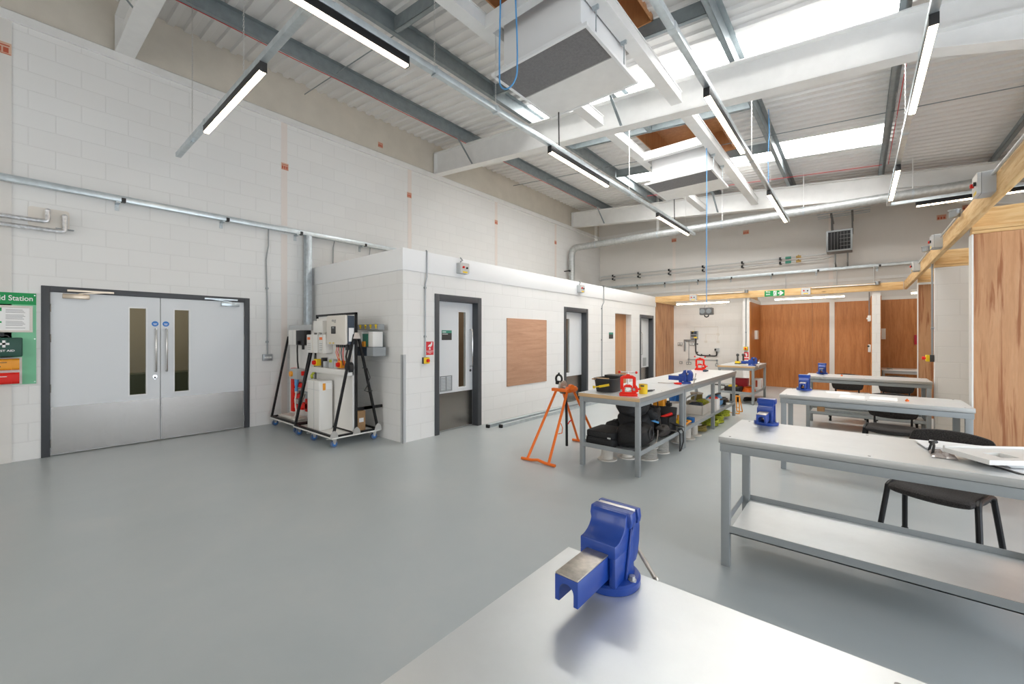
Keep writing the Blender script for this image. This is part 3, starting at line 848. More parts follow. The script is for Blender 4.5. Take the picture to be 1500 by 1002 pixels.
def chain(x, y, z0, z1, k=0):
    t = T('hanging_chain', 'silver link chain or rod holding a light rail up to the roof', 'chain', (x, y, z0), 0, 'light rail chains')
    b = MB(); pitch = .028; n = int((z1-z0)/pitch)
    for i in range(n):
        z = z0 + pitch*i + .014; pts = []
        for a in range(6):
            u, v = .0065*math.cos(2*PI*a/6), .018*math.sin(2*PI*a/6)
            pts.append((x+u, y, z+v) if i % 2 else (x, y+u, z+v))
        b.tube(pts, .0024, 4, closed=True)
    b.build('links', 'silver', t)
    MB().box(x-.034, y-.012, z0-.075, x+.034, y+.012, z0-.068).box(x-.036, y-.012, z0-.07, x-.032, y+.012, z0+.01).box(x+.032, y-.012, z0-.07, x+.036, y+.012, z0+.01).box(x-.034, y-.01, z0, x+.034, y+.01, z0+.008).build('stirrup', 'galv_pale', t)
for x, ys in ((-3.17, (2.61, 3.50, 7.1, 10.3)), (-1.19, (2.9, 6.9, 8.6)), (.465, (3.4, 7.2, 8.8))):
    for y in ys: chain(x, y, RZ+.062, 5.035 if y == 3.50 else roof_z(x)-.02)
for x in (-6.62, -4.72): chain(x, 1.45, RZ+.032, roof_z(x)-.02)

# ------------------------------------------------------------------ ventilation units hung in the roof openings
def vent_unit(y0, y1, label):
    x0, x1 = -3.35, -2.06; xm, ym = (x0+x1)/2, (y0+y1)/2
    t = T('ventilation_unit', label, 'ventilation unit', (xm, ym, 4.6), 0, 'roof ventilation units')
    MB().box(x0+.12, y0+.09, 4.635, x1-.12, y1-.09, 5.30).build('casing', 'white', t, bev=.006)
    b = MB().box(x0, y0, 4.598, x1, y0+.035, 4.634).box(x0, y1-.035, 4.598, x1, y1, 4.634)
    b.box(x0, y0+.035, 4.598, x0+.035, y1-.035, 4.634).box(x1-.035, y0+.035, 4.598, x1, y1-.035, 4.634)
    b.build('tray_frame', 'fascia', t, bev=.003)
    g = MB().box(x0+.035, y0+.035, 4.616, x1-.035, y0+.62, 4.62)
    n = 44
    for k in range(n):
        y = y0+.04+(.575)*k/n; g.box(x0+.035, y, 4.606, x1-.035, y+.006, 4.617)
    g.build('intake_grille', 'grille', t)
    MB().box(x0+.035, y0+.62, 4.604, x1-.035, y1-.035, 4.622).build('supply_panel', 'steelwhite', t)
    MB().box(x0+.10, y0+.07, 4.634, x0+.16, y0+.10, 4.72).box(x1-.16, y0+.07, 4.634, x1-.10, y0+.10, 4.72).build_each('corner_bracket', 'fascia', t)
    for yy in (y0+.28, y1-.30):
        MB().cyl((x1-.05, yy, 4.63), (x1-.05, yy, 4.995), .007, n=8).box(x1-.09, yy-.012, 4.94, x1-.02, yy+.012, 4.985).build('suspension_hook', 'galv', t)
        MB().cyl((x0+.05, yy, 4.63), (x0+.05, yy, 5.07), .007, n=8).box(x0+.02, yy-.012, 5.02, x0+.09, yy+.012, 5.06).build('suspension_hook', 'galv', t)
vent_unit(3.62, 4.88, 'white ventilation unit with grey intake grille, nearer one, blue cable looped before it')
vent_unit(8.24, 9.50, 'white ventilation unit beyond the first rafter, blue drop cable passing in front')

# hanging blue cables and the drop outlet
lp = []
for k in range(25):
    a = PI*k/24; lp.append((-2.915-.125*math.cos(a), 3.42, 4.34-.14*math.sin(a)))
b = MB().tube([(-3.015, 3.42, 5.56), (-3.03, 3.42, 5.1), (-3.042, 3.42, 4.7), (-3.042, 3.42, 4.5)] + lp + [(-2.786, 3.42, 4.5), (-2.79, 3.42, 4.7), (-2.81, 3.42, 5.1), (-2.825, 3.42, 5.53)], .0085, 8)
tag(b.build('hanging_cable_loop', 'bluecable'), 'blue cable looped down in front of the nearer ventilation unit', 'cable')
px, py = -2.14, 8.17
tag(MB().tube([(px, py, 4.985), (px+.004, py, 4), (px-.003, py, 3), (px, py, 2.10)], .007, 6).build('drop_cable', 'bluecable'), 'long straight blue cable dropping from the roof to a grey outlet box', 'cable')
t = T('drop_outlet_box', 'grey socket box hanging in mid air on a blue cable', 'outlet box', (px, py, 1.88))
MB().rbox(px-.11, py-.055, 1.90, px+.11, py+.055, 2.03, .012, 'y').build('enclosure', 'heater', t)
for s in (-1, 1):
    MB().lathe([(.045, 0), (.042, .012), (.03, .018), (.001, .018)], (px+s*.055, 0, 1.965), 16, 'y').build('socket_lid', 'midgrey', t).location = (0, py-.055-0, 0)
for ch in t.children:
    if ch.name.startswith('socket_lid'): ch.location = (0, py-.073, 0); 
MB().tube([(px-.045, py, 2.03), (px-.03, py, 2.07), (px, py, 2.10), (px+.03, py, 2.07), (px+.045, py, 2.03)], .006, 8).build('hanger', 'silver', t)
MB().tube([(px-.035, py, 1.90), (px-.03, py, 1.872), (px, py, 1.86), (px+.03, py, 1.872), (px+.035, py, 1.90)], .011, 8).build('pull_handle', 'blackplastic', t)

# ------------------------------------------------------------------ spiral duct
t = T('air_duct', 'galvanised spiral duct bending up from the inner block and crossing the far end', 'duct', (-7.5, 12.2, 2.76))
R = .105; dz = 4.53; dx = -7.53; dy = 12.2
el = [(dx, dy, dz-.24)] + [(dx+.24-.24*math.cos(a), dy, dz-.24+.24*math.sin(a)) for a in [PI/2*k/6 for k in range(1, 7)]]
ris = MB().cyl((dx, dy, 2.755), (dx, dy, dz-.24), R, n=24)
MB().tube(el, R+.004, 24).build('elbow', 'duct', t)
run_ = MB().cyl((dx+.24, dy, dz), (RWX-.02, dy, dz), R, n=28)
b = MB(); x = dx+.3; fl = MB()
while x < RWX-.1: run_.cyl((x, dy, dz), (x+.012, dy, dz), R+.0035, n=28); x += .16
z = 2.85
while z < dz-.3: ris.cyl((dx, dy, z), (dx, dy, z+.012), R+.0035, n=24); z += .16
ris.build('riser', 'duct', t); run_.build('run', 'duct', t)
b = MB()
for x in (-6.6, -4.55, -2.8, -1.0, .9, 2.7):
    for s in (-1, 1): b.cyl((x, dy+s*.05, dz+R-.02), (x, dy+s*.05, roof_z(x)-.01), .005, n=6)
b.build_each('hanger_rod', 'steelwhite', t)
b = MB()
for x in (-6.6, -4.55, -2.8, -1.0, .9, 2.7): b.cyl((x-.02, dy, dz), (x+.02, dy, dz), R+.006, n=28)
b.build_each('hanger_band', 'galv', t)
MB().cyl((LW+.001, dy-.16, 3.74), (dx-.0, dy-.16, 3.74), .018, n=10).cyl((dx, dy-.17, 3.74), (dx, dy-.10, 3.74), .03, n=10).build('wall_bracket', 'blackmetal', t)

# ------------------------------------------------------------------ heater, pipes and trunking on the far wall
hx0, hx1, hy0, hy1, hz0, hz1 = -.62, -.10, 13.50, 13.98, 3.70, 4.235
t = T('unit_heater', 'dark louvred fan heater hung high on the far wall', 'heater', ((hx0+hx1)/2, 13.7, 3.7))
b = MB().box(hx0, hy0+.04, hz0, hx1, hy1, hz1)
b.build('casing', 'heater', t, bev=.006)
e = .035
b = MB().box(hx0-.005, hy0, hz0-.005, hx0+e, hy0+.05, hz1+.005).box(hx1-e, hy0, hz0-.005, hx1+.005, hy0+.05, hz1+.005)
b.box(hx0+e, hy0, hz0-.005, hx1-e, hy0+.05, hz0+e).box(hx0+e, hy0, hz1-e, hx1-e, hy0+.05, hz1+.005)
b.build('front_rim', 'midgrey', t)
MB().box(hx0+e, hy0+.030, hz0+e, hx1-e, hy0+.038, hz1-e).build('dark_core', 'darkinside', t)
b = MB()
for k in range(1, 7):
    x = hx0+e+(hx1-hx0-2*e)*k/7; b.box(x-.004, hy0+.004, hz0+e, x+.004, hy0+.03, hz1-e)
for k in range(1, 5):
    z = hz0+e+(hz1-hz0-2*e)*k/5; b.box(hx1-.25, hy0+.02, z-.006, hx1-e, hy0+.028, z+.006)
b.build('louvres', 'heater', t)
b = MB()
for x in (hx0+.10, hx1+.0):
    b.bar((x, 13.45, 4.66), (x, BY-.002, 4.66), .045, .045).bar((x, 13.72, 4.65), (x, 13.72, hz1-.02), .03, .03).bar((x, 14.05, 4.65), (x, BY-.02, 4.3), .03, .03)
b.build('support_bracket', 'heater', t)
b = MB()
for y, z in ((13.46, 4.69), (13.75, 4.69), (13.95, 4.69)): b.cyl((hx0-.2, y, z), (hx1+.35, y, z), .012, n=8)
b.build('support_channel', 'galv', t)
b = MB()
for s in (.16, .42): b.tube([(hx0+s, 14.2, hz0+.05), (hx0+s, 14.2, 3.5), (hx0+s, 14.45, 3.46), (hx0+s, 14.52, 3.42)], .018, 8)
b.build('heater_feed', 'conduit', t)
def wall_pipe(z, label):
    t = T('service_pipe', label, 'pipe', (-3.6, 14.44, z), 0, 'paired steel pipes')
    MB().tube([(-7.66, BY-.002, z), (-7.66, 14.46, z), (-7.60, 14.44, z), (-.75, 14.44, z), (-.6, 14.40, z+.02), (-.48, 14.3, z+.05)], .024, 10).build('pipe', 'conduit_pale', t)
    b = MB()
    for x in (-7.1, -6.1, -5.0, -3.9, -2.75, -1.75): b.box(x-.025, 14.405, z-.035, x+.025, BY-.001, z+.035)
    b.build_each('clip', 'blackmetal', t)
    MB().cyl((-1.62, 14.44, z), (-1.48, 14.44, z), .038, n=12).build('valve_body', 'teal', t)
    MB().cyl((-1.36, 14.44, z), (-1.24, 14.44, z), .036, n=10).cyl((-1.30, 14.44, z), (-1.30, 14.36, z+.03), .02, n=8).build('brass_fitting', 'brass', t)
wall_pipe(3.80, 'upper of two long steel pipes clipped to the far wall')
wall_pipe(3.675, 'lower of two long steel pipes clipped to the far wall')
def trunk(p, q, label, brackets, axis):
    t = T('cable_trunking', label, 'trunking', [(p[i]+q[i])/2 for i in range(3)], 0, 'wall trunking runs')
    MB().bar(p, q, .075, .075).build('trunking', 'galv_pale', t, bev=.002)
    b = MB(); j = MB()
    for k in brackets:
        if axis == 'y':
            b.prism([(LW+.001, p[2]-.14), (LW+.013, p[2]-.14), (LW+.013, p[2]-.06), (p[0]+.02, p[2]-.06), (p[0]+.02, p[2]-.038), (LW+.001, p[2]-.038)], 'y', k-.02, k+.02); j.box(p[0]-.04, k+.03, p[2]-.039, p[0]+.041, k+.075, p[2]+.012)
        else:
            b.prism([(BY-.001, p[2]-.14), (BY-.013, p[2]-.14), (BY-.013, p[2]-.06), (p[1]-.02, p[2]-.06), (p[1]-.02, p[2]-.038), (BY-.001, p[2]-.038)], 'x', k-.02, k+.02); j.box(k+.03, p[1]-.041, p[2]-.039, k+.075, p[1]+.04, p[2]+.012)
    b.build_each('bracket', 'galv', t); j.build_each('joint_clip', 'blackplastic', t)
trunk((LW+.12, -4.9, 3.352), (LW+.12, 11.8, 3.352), 'galvanised trunking along the tall wall above the double doors', (.86, 2.06, 3.18, 4.43, 5.7, 7.0), 'y')
trunk((LW+.2, BY-.12, 3.372), (RWX, BY-.12, 3.372), 'galvanised trunking along the far wall above the booths', (-6.2, -5.2, -4.1, -3.1, -2.0, -.9, .4, 1.6), 'x')

# ------------------------------------------------------------------ tall wall fittings
def foil(z, y1, zt, label):
    t = T('mounted_pipe', label, 'pipe', (LW+.1, 0, z), 0, 'foil wrapped pipes')
    MB().tube([(LW+.08, -4.9, z), (LW+.08, y1-.035, z), (LW+.08, y1-.008, z+.008), (LW+.08, y1, z+.035), (LW+.08, y1, zt)], .026, 10).build('wrapped_pipe', 'foil', t)
    MB().ball((LW+.08, y1, zt), .028, 12).cyl((LW+.016, y1, zt), (LW+.08, y1, zt), .024, n=10).build('end_elbow', 'foil', t)
foil(2.915, .235, 3.05, 'upper foil wrapped pipe turning up at a wall plate')
foil(2.815, .375, 3.01, 'lower foil wrapped pipe turning up at a wall plate')
t = T('pipe_cover_plate', 'pale rounded plate on the wall behind the foil wrapped pipes', 'plate', (LW, .25, 2.97))
MB().rbox(LW, .075, 2.85, LW+.014, .42, 3.09, .03, 'x').build('plate', 'creamplastic', t)
MB().box(LW, .30, 2.855, LW+.03, .46, 2.865).build('shelf_strip', 'conduit', t)
t = T('switch_conduit', 'steel conduit dropping to a four gang switch beside the double doors', 'conduit', (LW, 2.72, 1.09))
MB().tube([(LW+.05, 2.729, 3.32), (LW+.05, 2.729, 3.05), (LW+.02, 2.715, 2.9), (LW+.02, 2.703, 2.80), (LW+.02, 2.722, 2.1), (LW+.02, 2.722, 1.20)], .011, 8).build('conduit', 'conduit', t)
for z in (2.32, 1.41): MB().cyl((LW, 2.72, z), (LW+.03, 2.72, z), .022, n=10).build('saddle', 'conduit', t)
MB().box(LW, 2.648, 1.09, LW+.045, 2.796, 1.20).build('switch_box', 'conduit', t, bev=.004)
b = MB()
for k in range(4): b.box(LW+.045, 2.672+.028*k, 1.13, LW+.052, 2.692+.028*k, 1.16)
b.build('rockers', 'whiteplastic', t)
t = T('steel_post', 'galvanised box trunking dropping to the floor at the corner of the inner block', 'post', (LW+.15, 3.36, 0))
MB().box(-7.66, 3.30, 0, -7.54, 3.40, 3.312).build('post', 'galv', t, bev=.002)
def cond(y, label, pts):
    t = T('trunking_drop', label, 'conduit', (LW, y, 2.8), 0, 'thin drops behind the parapet')
    MB().tube(pts, .010, 8).build('conduit', 'conduit', t)
cond(3.87, 'thin conduit dropping from the trunking just past the steel post', [(LW+.08, 3.87, 3.32), (LW+.03, 3.87, 3.2), (LW+.02, 3.87, 2.72)])
cond(4.62, 'thin conduit dropping behind the parapet by a trunking bracket', [(LW+.08, 4.62, 3.32), (LW+.02, 4.63, 3.1), (LW+.02, 4.63, 2.72)])
# stencilled notices high on the walls
def notice(pt, w, h, face, label):
    t = T('mounted_notice', label, 'notice', pt, 0, 'small red and buff notices high on the walls')
    b = MB(); r = MB()
    if face == 'x':
        MB().box(pt[0], pt[1]-w/2, pt[2]-h/2, pt[0]+.003, pt[1]+w/2, pt[2]+h/2).build('backing', 'noticebg', t)
        for k in range(3): r.box(pt[0]+.003, pt[1]-w*.42+w*.29*k, pt[2]-h*.36, pt[0]+.0036, pt[1]-w*.42+w*.29*k+w*.22, pt[2]+h*.08)
        r.box(pt[0]+.003, pt[1]-w*.42, pt[2]+h*.2, pt[0]+.0036, pt[1]+w*.42, pt[2]+h*.3).box(pt[0]+.003, pt[1]-w*.46, pt[2]-h*.48, pt[0]+.0036, pt[1]+w*.46, pt[2]-h*.42)
    else:
        MB().box(pt[0]-w/2, pt[1]-.003, pt[2]-h/2, pt[0]+w/2, pt[1], pt[2]+h/2).build('backing', 'noticebg', t)
        for k in range(3): r.box(pt[0]-w*.42+w*.29*k, pt[1]-.0036, pt[2]-h*.36, pt[0]-w*.42+w*.29*k+w*.22, pt[1]-.003, pt[2]+h*.08)
        r.box(pt[0]-w*.42, pt[1]-.0036, pt[2]+h*.2, pt[0]+w*.42, pt[1]-.003, pt[2]+h*.3)
    r.build('stencil_print', 'rednotice', t)
notice((LW+.012, -.145, 4.905), .19, .14, 'x', 'red and buff notice above the foil wrapped pipes at the picture edge')
notice((LW+.004, 3.01, 4.49), .12, .12, 'x', 'red and buff notice on the joint above the inner block corner')
notice((LW-.03, 4.93, 5.565), .12, .11, 'x', 'red and buff notice above the ledge on cream cladding')
notice((LW+.004, 5.64, 4.68), .12, .12, 'x', 'red and buff notice on the second wall joint')
notice((LW+.004, 8.55, 4.69), .12, .12, 'x', 'red and buff notice on the third wall joint')
notice((LW+.004, 11.50, 4.64), .12, .12, 'x', 'red and buff notice on the joint nearest the duct')
for x, z, lb in ((-4.88, 4.84, 'red and buff notice on the far wall below the duct bend'), (-2.67, 4.76, 'red and buff notice on the far wall between the drop cable and heater'), (1.59, 4.44, 'red and buff notice on the far wall, left of a pair'), (2.02, 4.60, 'red and buff notice on the far wall, right of a pair')):
    notice((x, BY-.004, z), .17, .13, 'y', lb)

for x, y, z, m, lb in ((-3.165, 4.80, 5.44, 'blackplastic', 'black flex dropping to the strip light just past the first rafter'), (-3.165, 9.5, 5.44, 'blackplastic', 'black flex dropping to the far strip light on the wall side rail'), (-1.185, 8.37, 5.45, 'bluecable', 'thin blue cable dropping from the roof to the middle light rail')):
    tag(MB().tube([(x, y, z), (x+.012, y, z-.4), (x-.008, y, z-.8), (x, y, RZ+.061)], .009 if m != 'bluecable' else .006, 6).build('hanging_flex', m), lb, 'cable')
# ------------------------------------------------------------------ first aid point
t = T('first_aid_board', 'mint green first aid station board beside the double doors', 'board', (LW, -.25, .92))
MB().box(LW, -.62, .925, LW+.012, .142, 2.025).build('board', 'mint', t, bev=.002)
MB().box(LW+.012, -.62, 1.885, LW+.0135, .142, 2.025).build('header_band', 'green', t)
text('lettering', 'First Aid Station', .086, 'lettering', t, (LW+.0137, .118, 1.957), RX, 'RIGHT', bold=.0012, sx=.80)
b = MB().box(LW+.012, -.40, 1.55, LW+.026, .114, 1.575).box(LW+.012, -.40, 1.845, LW+.026, .114, 1.87).box(LW+.012, .09, 1.575, LW+.026, .114, 1.845).box(LW+.012, -.40, 1.575, LW+.026, -.376, 1.845)
b.build('leaflet_frame', 'creamplastic', t, bev=.002)
q = MB().box(LW+.012, -.376, 1.575, LW+.015, .09, 1.845).build('leaflet', 'paper', t)
b = MB()
for k in range(15):
    if k in (1, 6, 11): continue
    b.box(LW+.015, -.095, 1.60+.0155*k, LW+.0154, .055-.01*(k*7 % 3), 1.605+.0155*k)
b.build('print', 'inkgrey', q)
MB().box(LW+.015, -.36, 1.80, LW+.0154, -.125, 1.84).box(LW+.015, -.36, 1.66, LW+.0154, -.125, 1.68).build('print_panel', 'green', q)
MB().box(LW+.012, -.45, .93, LW+.016, .03, 1.25).build('backing_card', 'whiteplastic', t)
b = MB()
for y, z in ((.13, 2.0), (.13, 1.47), (.13, .95)): b.cyl((LW+.012, y, z), (LW+.015, y, z), .006, n=8)
b.build_each('screw', 'silver', t)
t = T('first_aid_box', 'dark green first aid case hanging on the mint board', 'first aid box', (LW+.06, -.14, 1.26))
MB().box(LW+.013, -.31, 1.262, LW+.115, .034, 1.487).build('case', 'darkgreen', t, bev=.012)
MB().box(LW+.116, -.148, 1.402, LW+.117, -.066, 1.426).box(LW+.116, -.119, 1.373, LW+.117, -.095, 1.455).build('white_cross', 'lettering', t)
text('lettering', 'FIRST AID', .030, 'lettering', t, (LW+.1175, -.026, 1.333), RX, 'RIGHT', sx=1.2, bold=.0008)
MB().box(LW+.03, -.175, 1.50, LW+.08, -.105, 1.545).tube([(LW+.06, -.215, 1.485), (LW+.06, -.20, 1.512), (LW+.06, -.08, 1.512), (LW+.06, -.065, 1.485)], .008, 8).build('carry_handle', 'blackplastic', t)
def wallet(z0, m, lb, cat):
    t = T('first_aid_wallet', lb, cat, (LW+.04, -.14, z0), 0, 'soft wallets on the first aid board')
    MB().rbox(LW+.017, -.32, z0, LW+.075, .010, z0+.135, .03, 'y').build('pouch', m, t, bev=.006)
    b = MB().box(LW+.0752, -.22, z0+.088, LW+.0757, -.085, z0+.095)
    if m == 'orange2':
        for a in (90, 210, 330):
            c = (LW+.0757, -.155+.013*math.cos(math.radians(a)), z0+.052+.013*math.sin(math.radians(a)))
            b.tube([(c[0], c[1]+.011*math.cos(k), c[2]+.011*math.sin(k)) for k in [2*PI*i/10 for i in range(10)]], .0025, 4, closed=True)
        b.build('biohazard_mark', 'inkdark', t)
    else:
        b.cyl((LW+.075, -.155, z0+.05), (LW+.0757, -.155, z0+.05), .013, n=12).build('wallet_mark', 'lettering', t)
    MB().box(LW+.02, -.055, z0+.004, LW+.0765, -.048, z0+.131).build('seam', m, t)
wallet(1.103, 'orange2', 'orange biohazard wallet below the green first aid case', 'wallet')
wallet(.938, 'redplastic', 'red burns wallet at the bottom of the mint board', 'wallet')

# ------------------------------------------------------------------ inner block wall fittings
fx = FX
t = T('corner_guard', 'grey metal guard on the lower corner of the inner block', 'corner guard', (fx, 3.47, 0))
MB().box(fx-.045, 3.462, 0, fx+.006, 3.468, 1.245).box(fx, 3.462, 0, fx+.006, 3.515, 1.245).build('angle', 'greyplastic', t)
t = T('mounted_emergency_stop', 'yellow emergency stop under a conduit beside the red notice', 'emergency stop', (fx, 3.85, 1.1))
MB().tube([(fx+.012, 3.867, 2.77), (fx+.03, 3.867, 2.76), (fx+.03, 3.867, 2.38), (fx+.014, 3.850, 2.27), (fx+.014, 3.848, 1.19)], .010, 8).build('conduit', 'conduit', t)
b = MB()
for z in (2.22, 1.50): b.cyl((fx, 3.848, z), (fx+.022, 3.848, z), .02, n=10)
b.build_each('saddle', 'conduit', t)
MB().box(fx, 3.80, 1.10, fx+.035, 3.895, 1.195).build('back_box', 'charcoal', t, bev=.004)
MB().box(fx+.035, 3.802, 1.102, fx+.065, 3.893, 1.193).build('yellow_front', 'yellow', t, bev=.006)
MB().cyl((fx+.065, 3.848, 1.147), (fx+.075, 3.848, 1.147), .016, n=14).cyl((fx+.075, 3.848, 1.147), (fx+.098, 3.848, 1.147), .026, .022, n=18).build('red_button', 'redplastic', t)
t = T('emergency_sign', 'red hand press notice on the block wall next to the first door', 'sign', (fx, 3.94, 1.22))
MB().box(fx, 3.876, 1.225, fx+.003, 4.012, 1.425).build('panel', 'redsign', t)
b = MB().box(fx+.003, 3.876, 1.282, fx+.0036, 4.012, 1.288)
b.prism([(3.905, 1.355), (3.93, 1.378), (3.96, 1.388), (3.972, 1.415), (3.99, 1.415), (3.985, 1.372), (3.965, 1.350), (3.948, 1.342), (3.93, 1.352), (3.915, 1.345)], 'x', fx+.003, fx+.0036)
b.box(fx+.003, 3.934, 1.318, fx+.0036, 3.950, 1.338).box(fx+.003, 3.926, 1.304, fx+.0036, 3.958, 1.318).build('hand_pictogram', 'lettering', t)
text('lettering', 'EMERGENCY\nSTOP', .018, 'lettering', t, (fx+.0038, 3.944, 1.257), RX)
def isolator(c, rz, label, top=True, s=1.0):
    """grey pushbutton box facing local -Y"""
    t = T('mounted_control_box', label, 'control box', c, rz, 'grey red and black button control boxes')
    MB().rbox(-.095, -.075, -.085, .095, .0, .085, .012, 'y').build('box_body', 'greyplastic', t, local=True)
    MB().rbox(-.093, -.098, -.083, .093, -.077, .083, .012, 'y').build('lid', 'conduit_pale', t, local=True)
    MB().cyl((-.038, -.098, .012), (-.038, -.118, .012), .017, n=16).build('stop_button', 'redplastic', t, local=True)
    MB().cyl((.040, -.098, .006), (.040, -.112, .006), .016, n=16).build('start_button', 'blackplastic', t, local=True)
    MB().box(-.045, -.0985, -.075, .055, -.098, -.05).build('warning_label', 'yellow', t, local=True)
    return t
iso = isolator((fx+.02, 4.555, 2.585), PI/2, 'grey button box on the parapet above the first door of the block')
# the hoop of flexible conduit feeding it
MB().tube([(-.03, -.03, .085), (-.03, -.03, .11), (.005, -.035, .135), (-.02, -.03, .16), (-.03, -.02, .175)], .011, 8).build('feed_conduit', 'conduit', iso, local=True)
dup(iso, (fx+.02, 8.22, 2.585), PI/2, 'grey button box on the parapet above the second door of the block')
t = T('mounted_board', 'square pinkish plywood board fixed to the block wall between two doors', 'board', (fx, 6.32, .59))
MB().box(fx+.001, 5.704, .588, fx+.018, 6.945, 1.836).build('board', 'ply_board', t, bev=.001)
t = T('conduit_drop', 'conduit dropping down the block wall past the second door', 'conduit', (fx, 9.35, .5))
MB().tube([(fx+.03, 9.409, 2.77), (fx+.03, 9.409, 2.36), (fx+.014, 9.345, 2.26), (fx+.014, 9.337, .30)], .011, 8).build('conduit', 'conduit', t)
MB().cyl((fx, 9.337, 1.42), (fx+.022, 9.337, 1.42), .02, n=10).cyl((fx, 9.337, 2.2), (fx+.022, 9.337, 2.2), .02, n=10).box(fx-.02, 9.36, 2.755, fx+.05, 9.46, 2.775).build('saddle', 'conduit', t)
t = T('mounted_plate', 'small dark plate on the block wall beside the blank doorway', 'sign', (fx, 9.86, 1.44))
MB().box(fx, 9.74, 1.445, fx+.004, 9.975, 1.607).build('plate', 'charcoal', t)
MB().box(fx+.004, 9.74, 1.555, fx+.005, 9.975, 1.607).build('plate_band', 'teal', t)
for (x, y0, L, lb) in ((-4.50, 5.08, 3.4, 'galvanised channel on the floor, outer of the pair'), (-4.66, 4.94, 4.6, 'galvanised channel on the floor against the block wall')):
    t = T('metal_channel', lb, 'channel', (x, y0+L/2, 0), 0, 'galvanised channels lying on the floor')
    MB().prism([(x-.03, 0), (x+.03, 0), (x+.03, .052), (x-.03, .052), (x-.03, .048), (x+.026, .048), (x+.026, .004), (x-.03, .004)], 'y', y0, y0+L).build('channel_section', 'galv_pale', t)
    MB().box(x-.031, y0-.004, .0, x+.031, y0+.03, .053).build('end_bracket', 'blackmetal', t)

# ------------------------------------------------------------------ training trolleys against the inner block
t = T('solar_training_rig', 'wheeled black frame rig carrying a white inverter and battery case', 'training rig', (-5.96, 3.05, 0))
rig1 = t
x0, x1, y0, y1 = -6.58, -5.36, 2.68, 3.40
dk = MB().box(x0, y0, .125, x1, y1, .143).build('deck', 'whiteplastic', t, bev=.002)
b = MB().box(x0+.01, y0+.01, .143, x1-.01, y0+.04, .168).box(x0+.01, y1-.04, .143, x1-.01, y1-.01, .168).box(x0+.01, y0+.04, .143, x0+.04, y1-.04, .168).box(x1-.04, y0+.04, .143, x1-.01, y1-.04, .168)
b.box(x0+.04, 3.02, .143, x1-.04, 3.05, .168)
b.build('base_frame', 'blackmetal', t)
def caster(par, x, y, a):
    c = MB().box(x-.035, y-.035, .118, x+.035, y+.035, .125).prism([(y-.03, .118), (y+.03, .118), (y+.012, .042), (y-.012, .042)], 'x', x-.022, x-.018).prism([(y-.03, .118), (y+.03, .118), (y+.012, .042), (y-.012, .042)], 'x', x+.018, x+.022)
    f = c.build('caster_fork', 'silver', par)
    MB().cyl((x-.016, y, .047), (x+.016, y, .047), .047, n=20).build('tyre', 'tyre', f)
    MB().cyl((x-.018, y, .047), (x+.018, y, .047), .026, n=16).build('wheel_hub', 'bluesign', f)
    if a: MB().bar((x-.04, y-.03, .11), (x-.10, y-.05, .105), .03, .01).build('brake_lever', 'silver', f)
for x, y, a in ((x0+.06, y0+.06, 0), (x1-.07, y0+.06, 1), (x1-.07, y1-.06, 0), (x0+.06, y1-.06, 0), (-6.02, y0+.06, 1)): caster(t, x, y, a)
ap = 1.53
for x in (x0+.025, x1-.025):
    for y in (y0+.025, y1-.025):
        MB().bar((x, y, .16), (x, 3.035+(y-3.04)*.09, ap), .03, .03, (1, 0, 0)).build('leaning_post', 'blackmetal', t)
MB().box(x1-.04, 3.02, .16, x1-.01, 3.05, 1.84).build('upright', 'blackmetal', t)
MB().box(x0+.01, 3.02, .16, x0+.04, 3.05, 1.84).build('upright', 'blackmetal', t)
MB().box(x0+.01, 3.02, 1.81, x1-.01, 3.05, 1.84).build('top_bar', 'blackmetal', t)
MB().box(x1-.05, y1-.25, .46, x1-.02, y1+.05, .50).box(x1-.05, 3.05, .46, x1-.02, y1-.1, .50).build('brace_bar', 'blackmetal', t)
gp = MB()
for y in (y0+.03, 3.035, y1-.03): gp.prism([(y-.06, .13), (y+.06, .13), (y+.045, .20), (y+.012, .235), (y-.012, .235), (y-.045, .20)], 'x', x1-.008, x1-.002)
gp.prism([(2.98, 1.47), (3.09, 1.47), (3.065, 1.555), (3.005, 1.555)], 'x', x1-.008, x1-.002)
gp.build('gusset_plates', 'silver', t)
MB().box(x0+.05, 3.012, .17, x1-.045, 3.018, 1.78).box(x0+.05, 3.052, .17, x1-.045, 3.058, 1.5).box(x1-.045, 2.99, .17, x1-.04, 3.018, 1.70).build('backboard', 'whiteplastic', t)
# inverter
iv = MB().rbox(-5.94, 2.885, 1.385, -5.398, 2.918, 1.80, .03, 'y').build('inverter_cover', 'creamplastic', t, bev=.006)
MB().box(-5.935, 2.918, 1.39, -5.39, 3.012, 1.79).build('inverter_case', 'navy', t)
MB().rbox(-5.79, 2.878, 1.54, -5.67, 2.886, 1.645, .008, 'y').build('display', 'charcoal', iv)
MB().box(-5.755, 2.8765, 1.615, -5.705, 2.878, 1.637).build('screen', 'midgrey', iv)
text('lettering', 'SOLAX', .038, 'inkgrey', iv, (-5.72, 2.8835, 1.725), RY, bold=.0008)
text('lettering', 'POWER', .015, 'inkgrey', iv, (-5.69, 2.8835, 1.700), RY)
MB().box(-5.86, 2.8835, 1.40, -5.81, 2.885, 1.414).box(-5.76, 2.8835, 1.40, -5.71, 2.885, 1.414).build('yellow_labels', 'yellow', iv)
MB().box(-5.3899, 2.93, 1.43, -5.388, 3.005, 1.62).build('rating_label', 'paper', t)
b = MB()
for k in range(6): b.cyl((-5.80+.055*k, 2.97, 1.385), (-5.80+.055*k, 2.97, 1.345), .012, n=10)
b.cyl((-5.50, 2.97, 1.385), (-5.50, 2.97, 1.31), .028, n=12)
b.build('cable_glands', 'blackplastic', t)
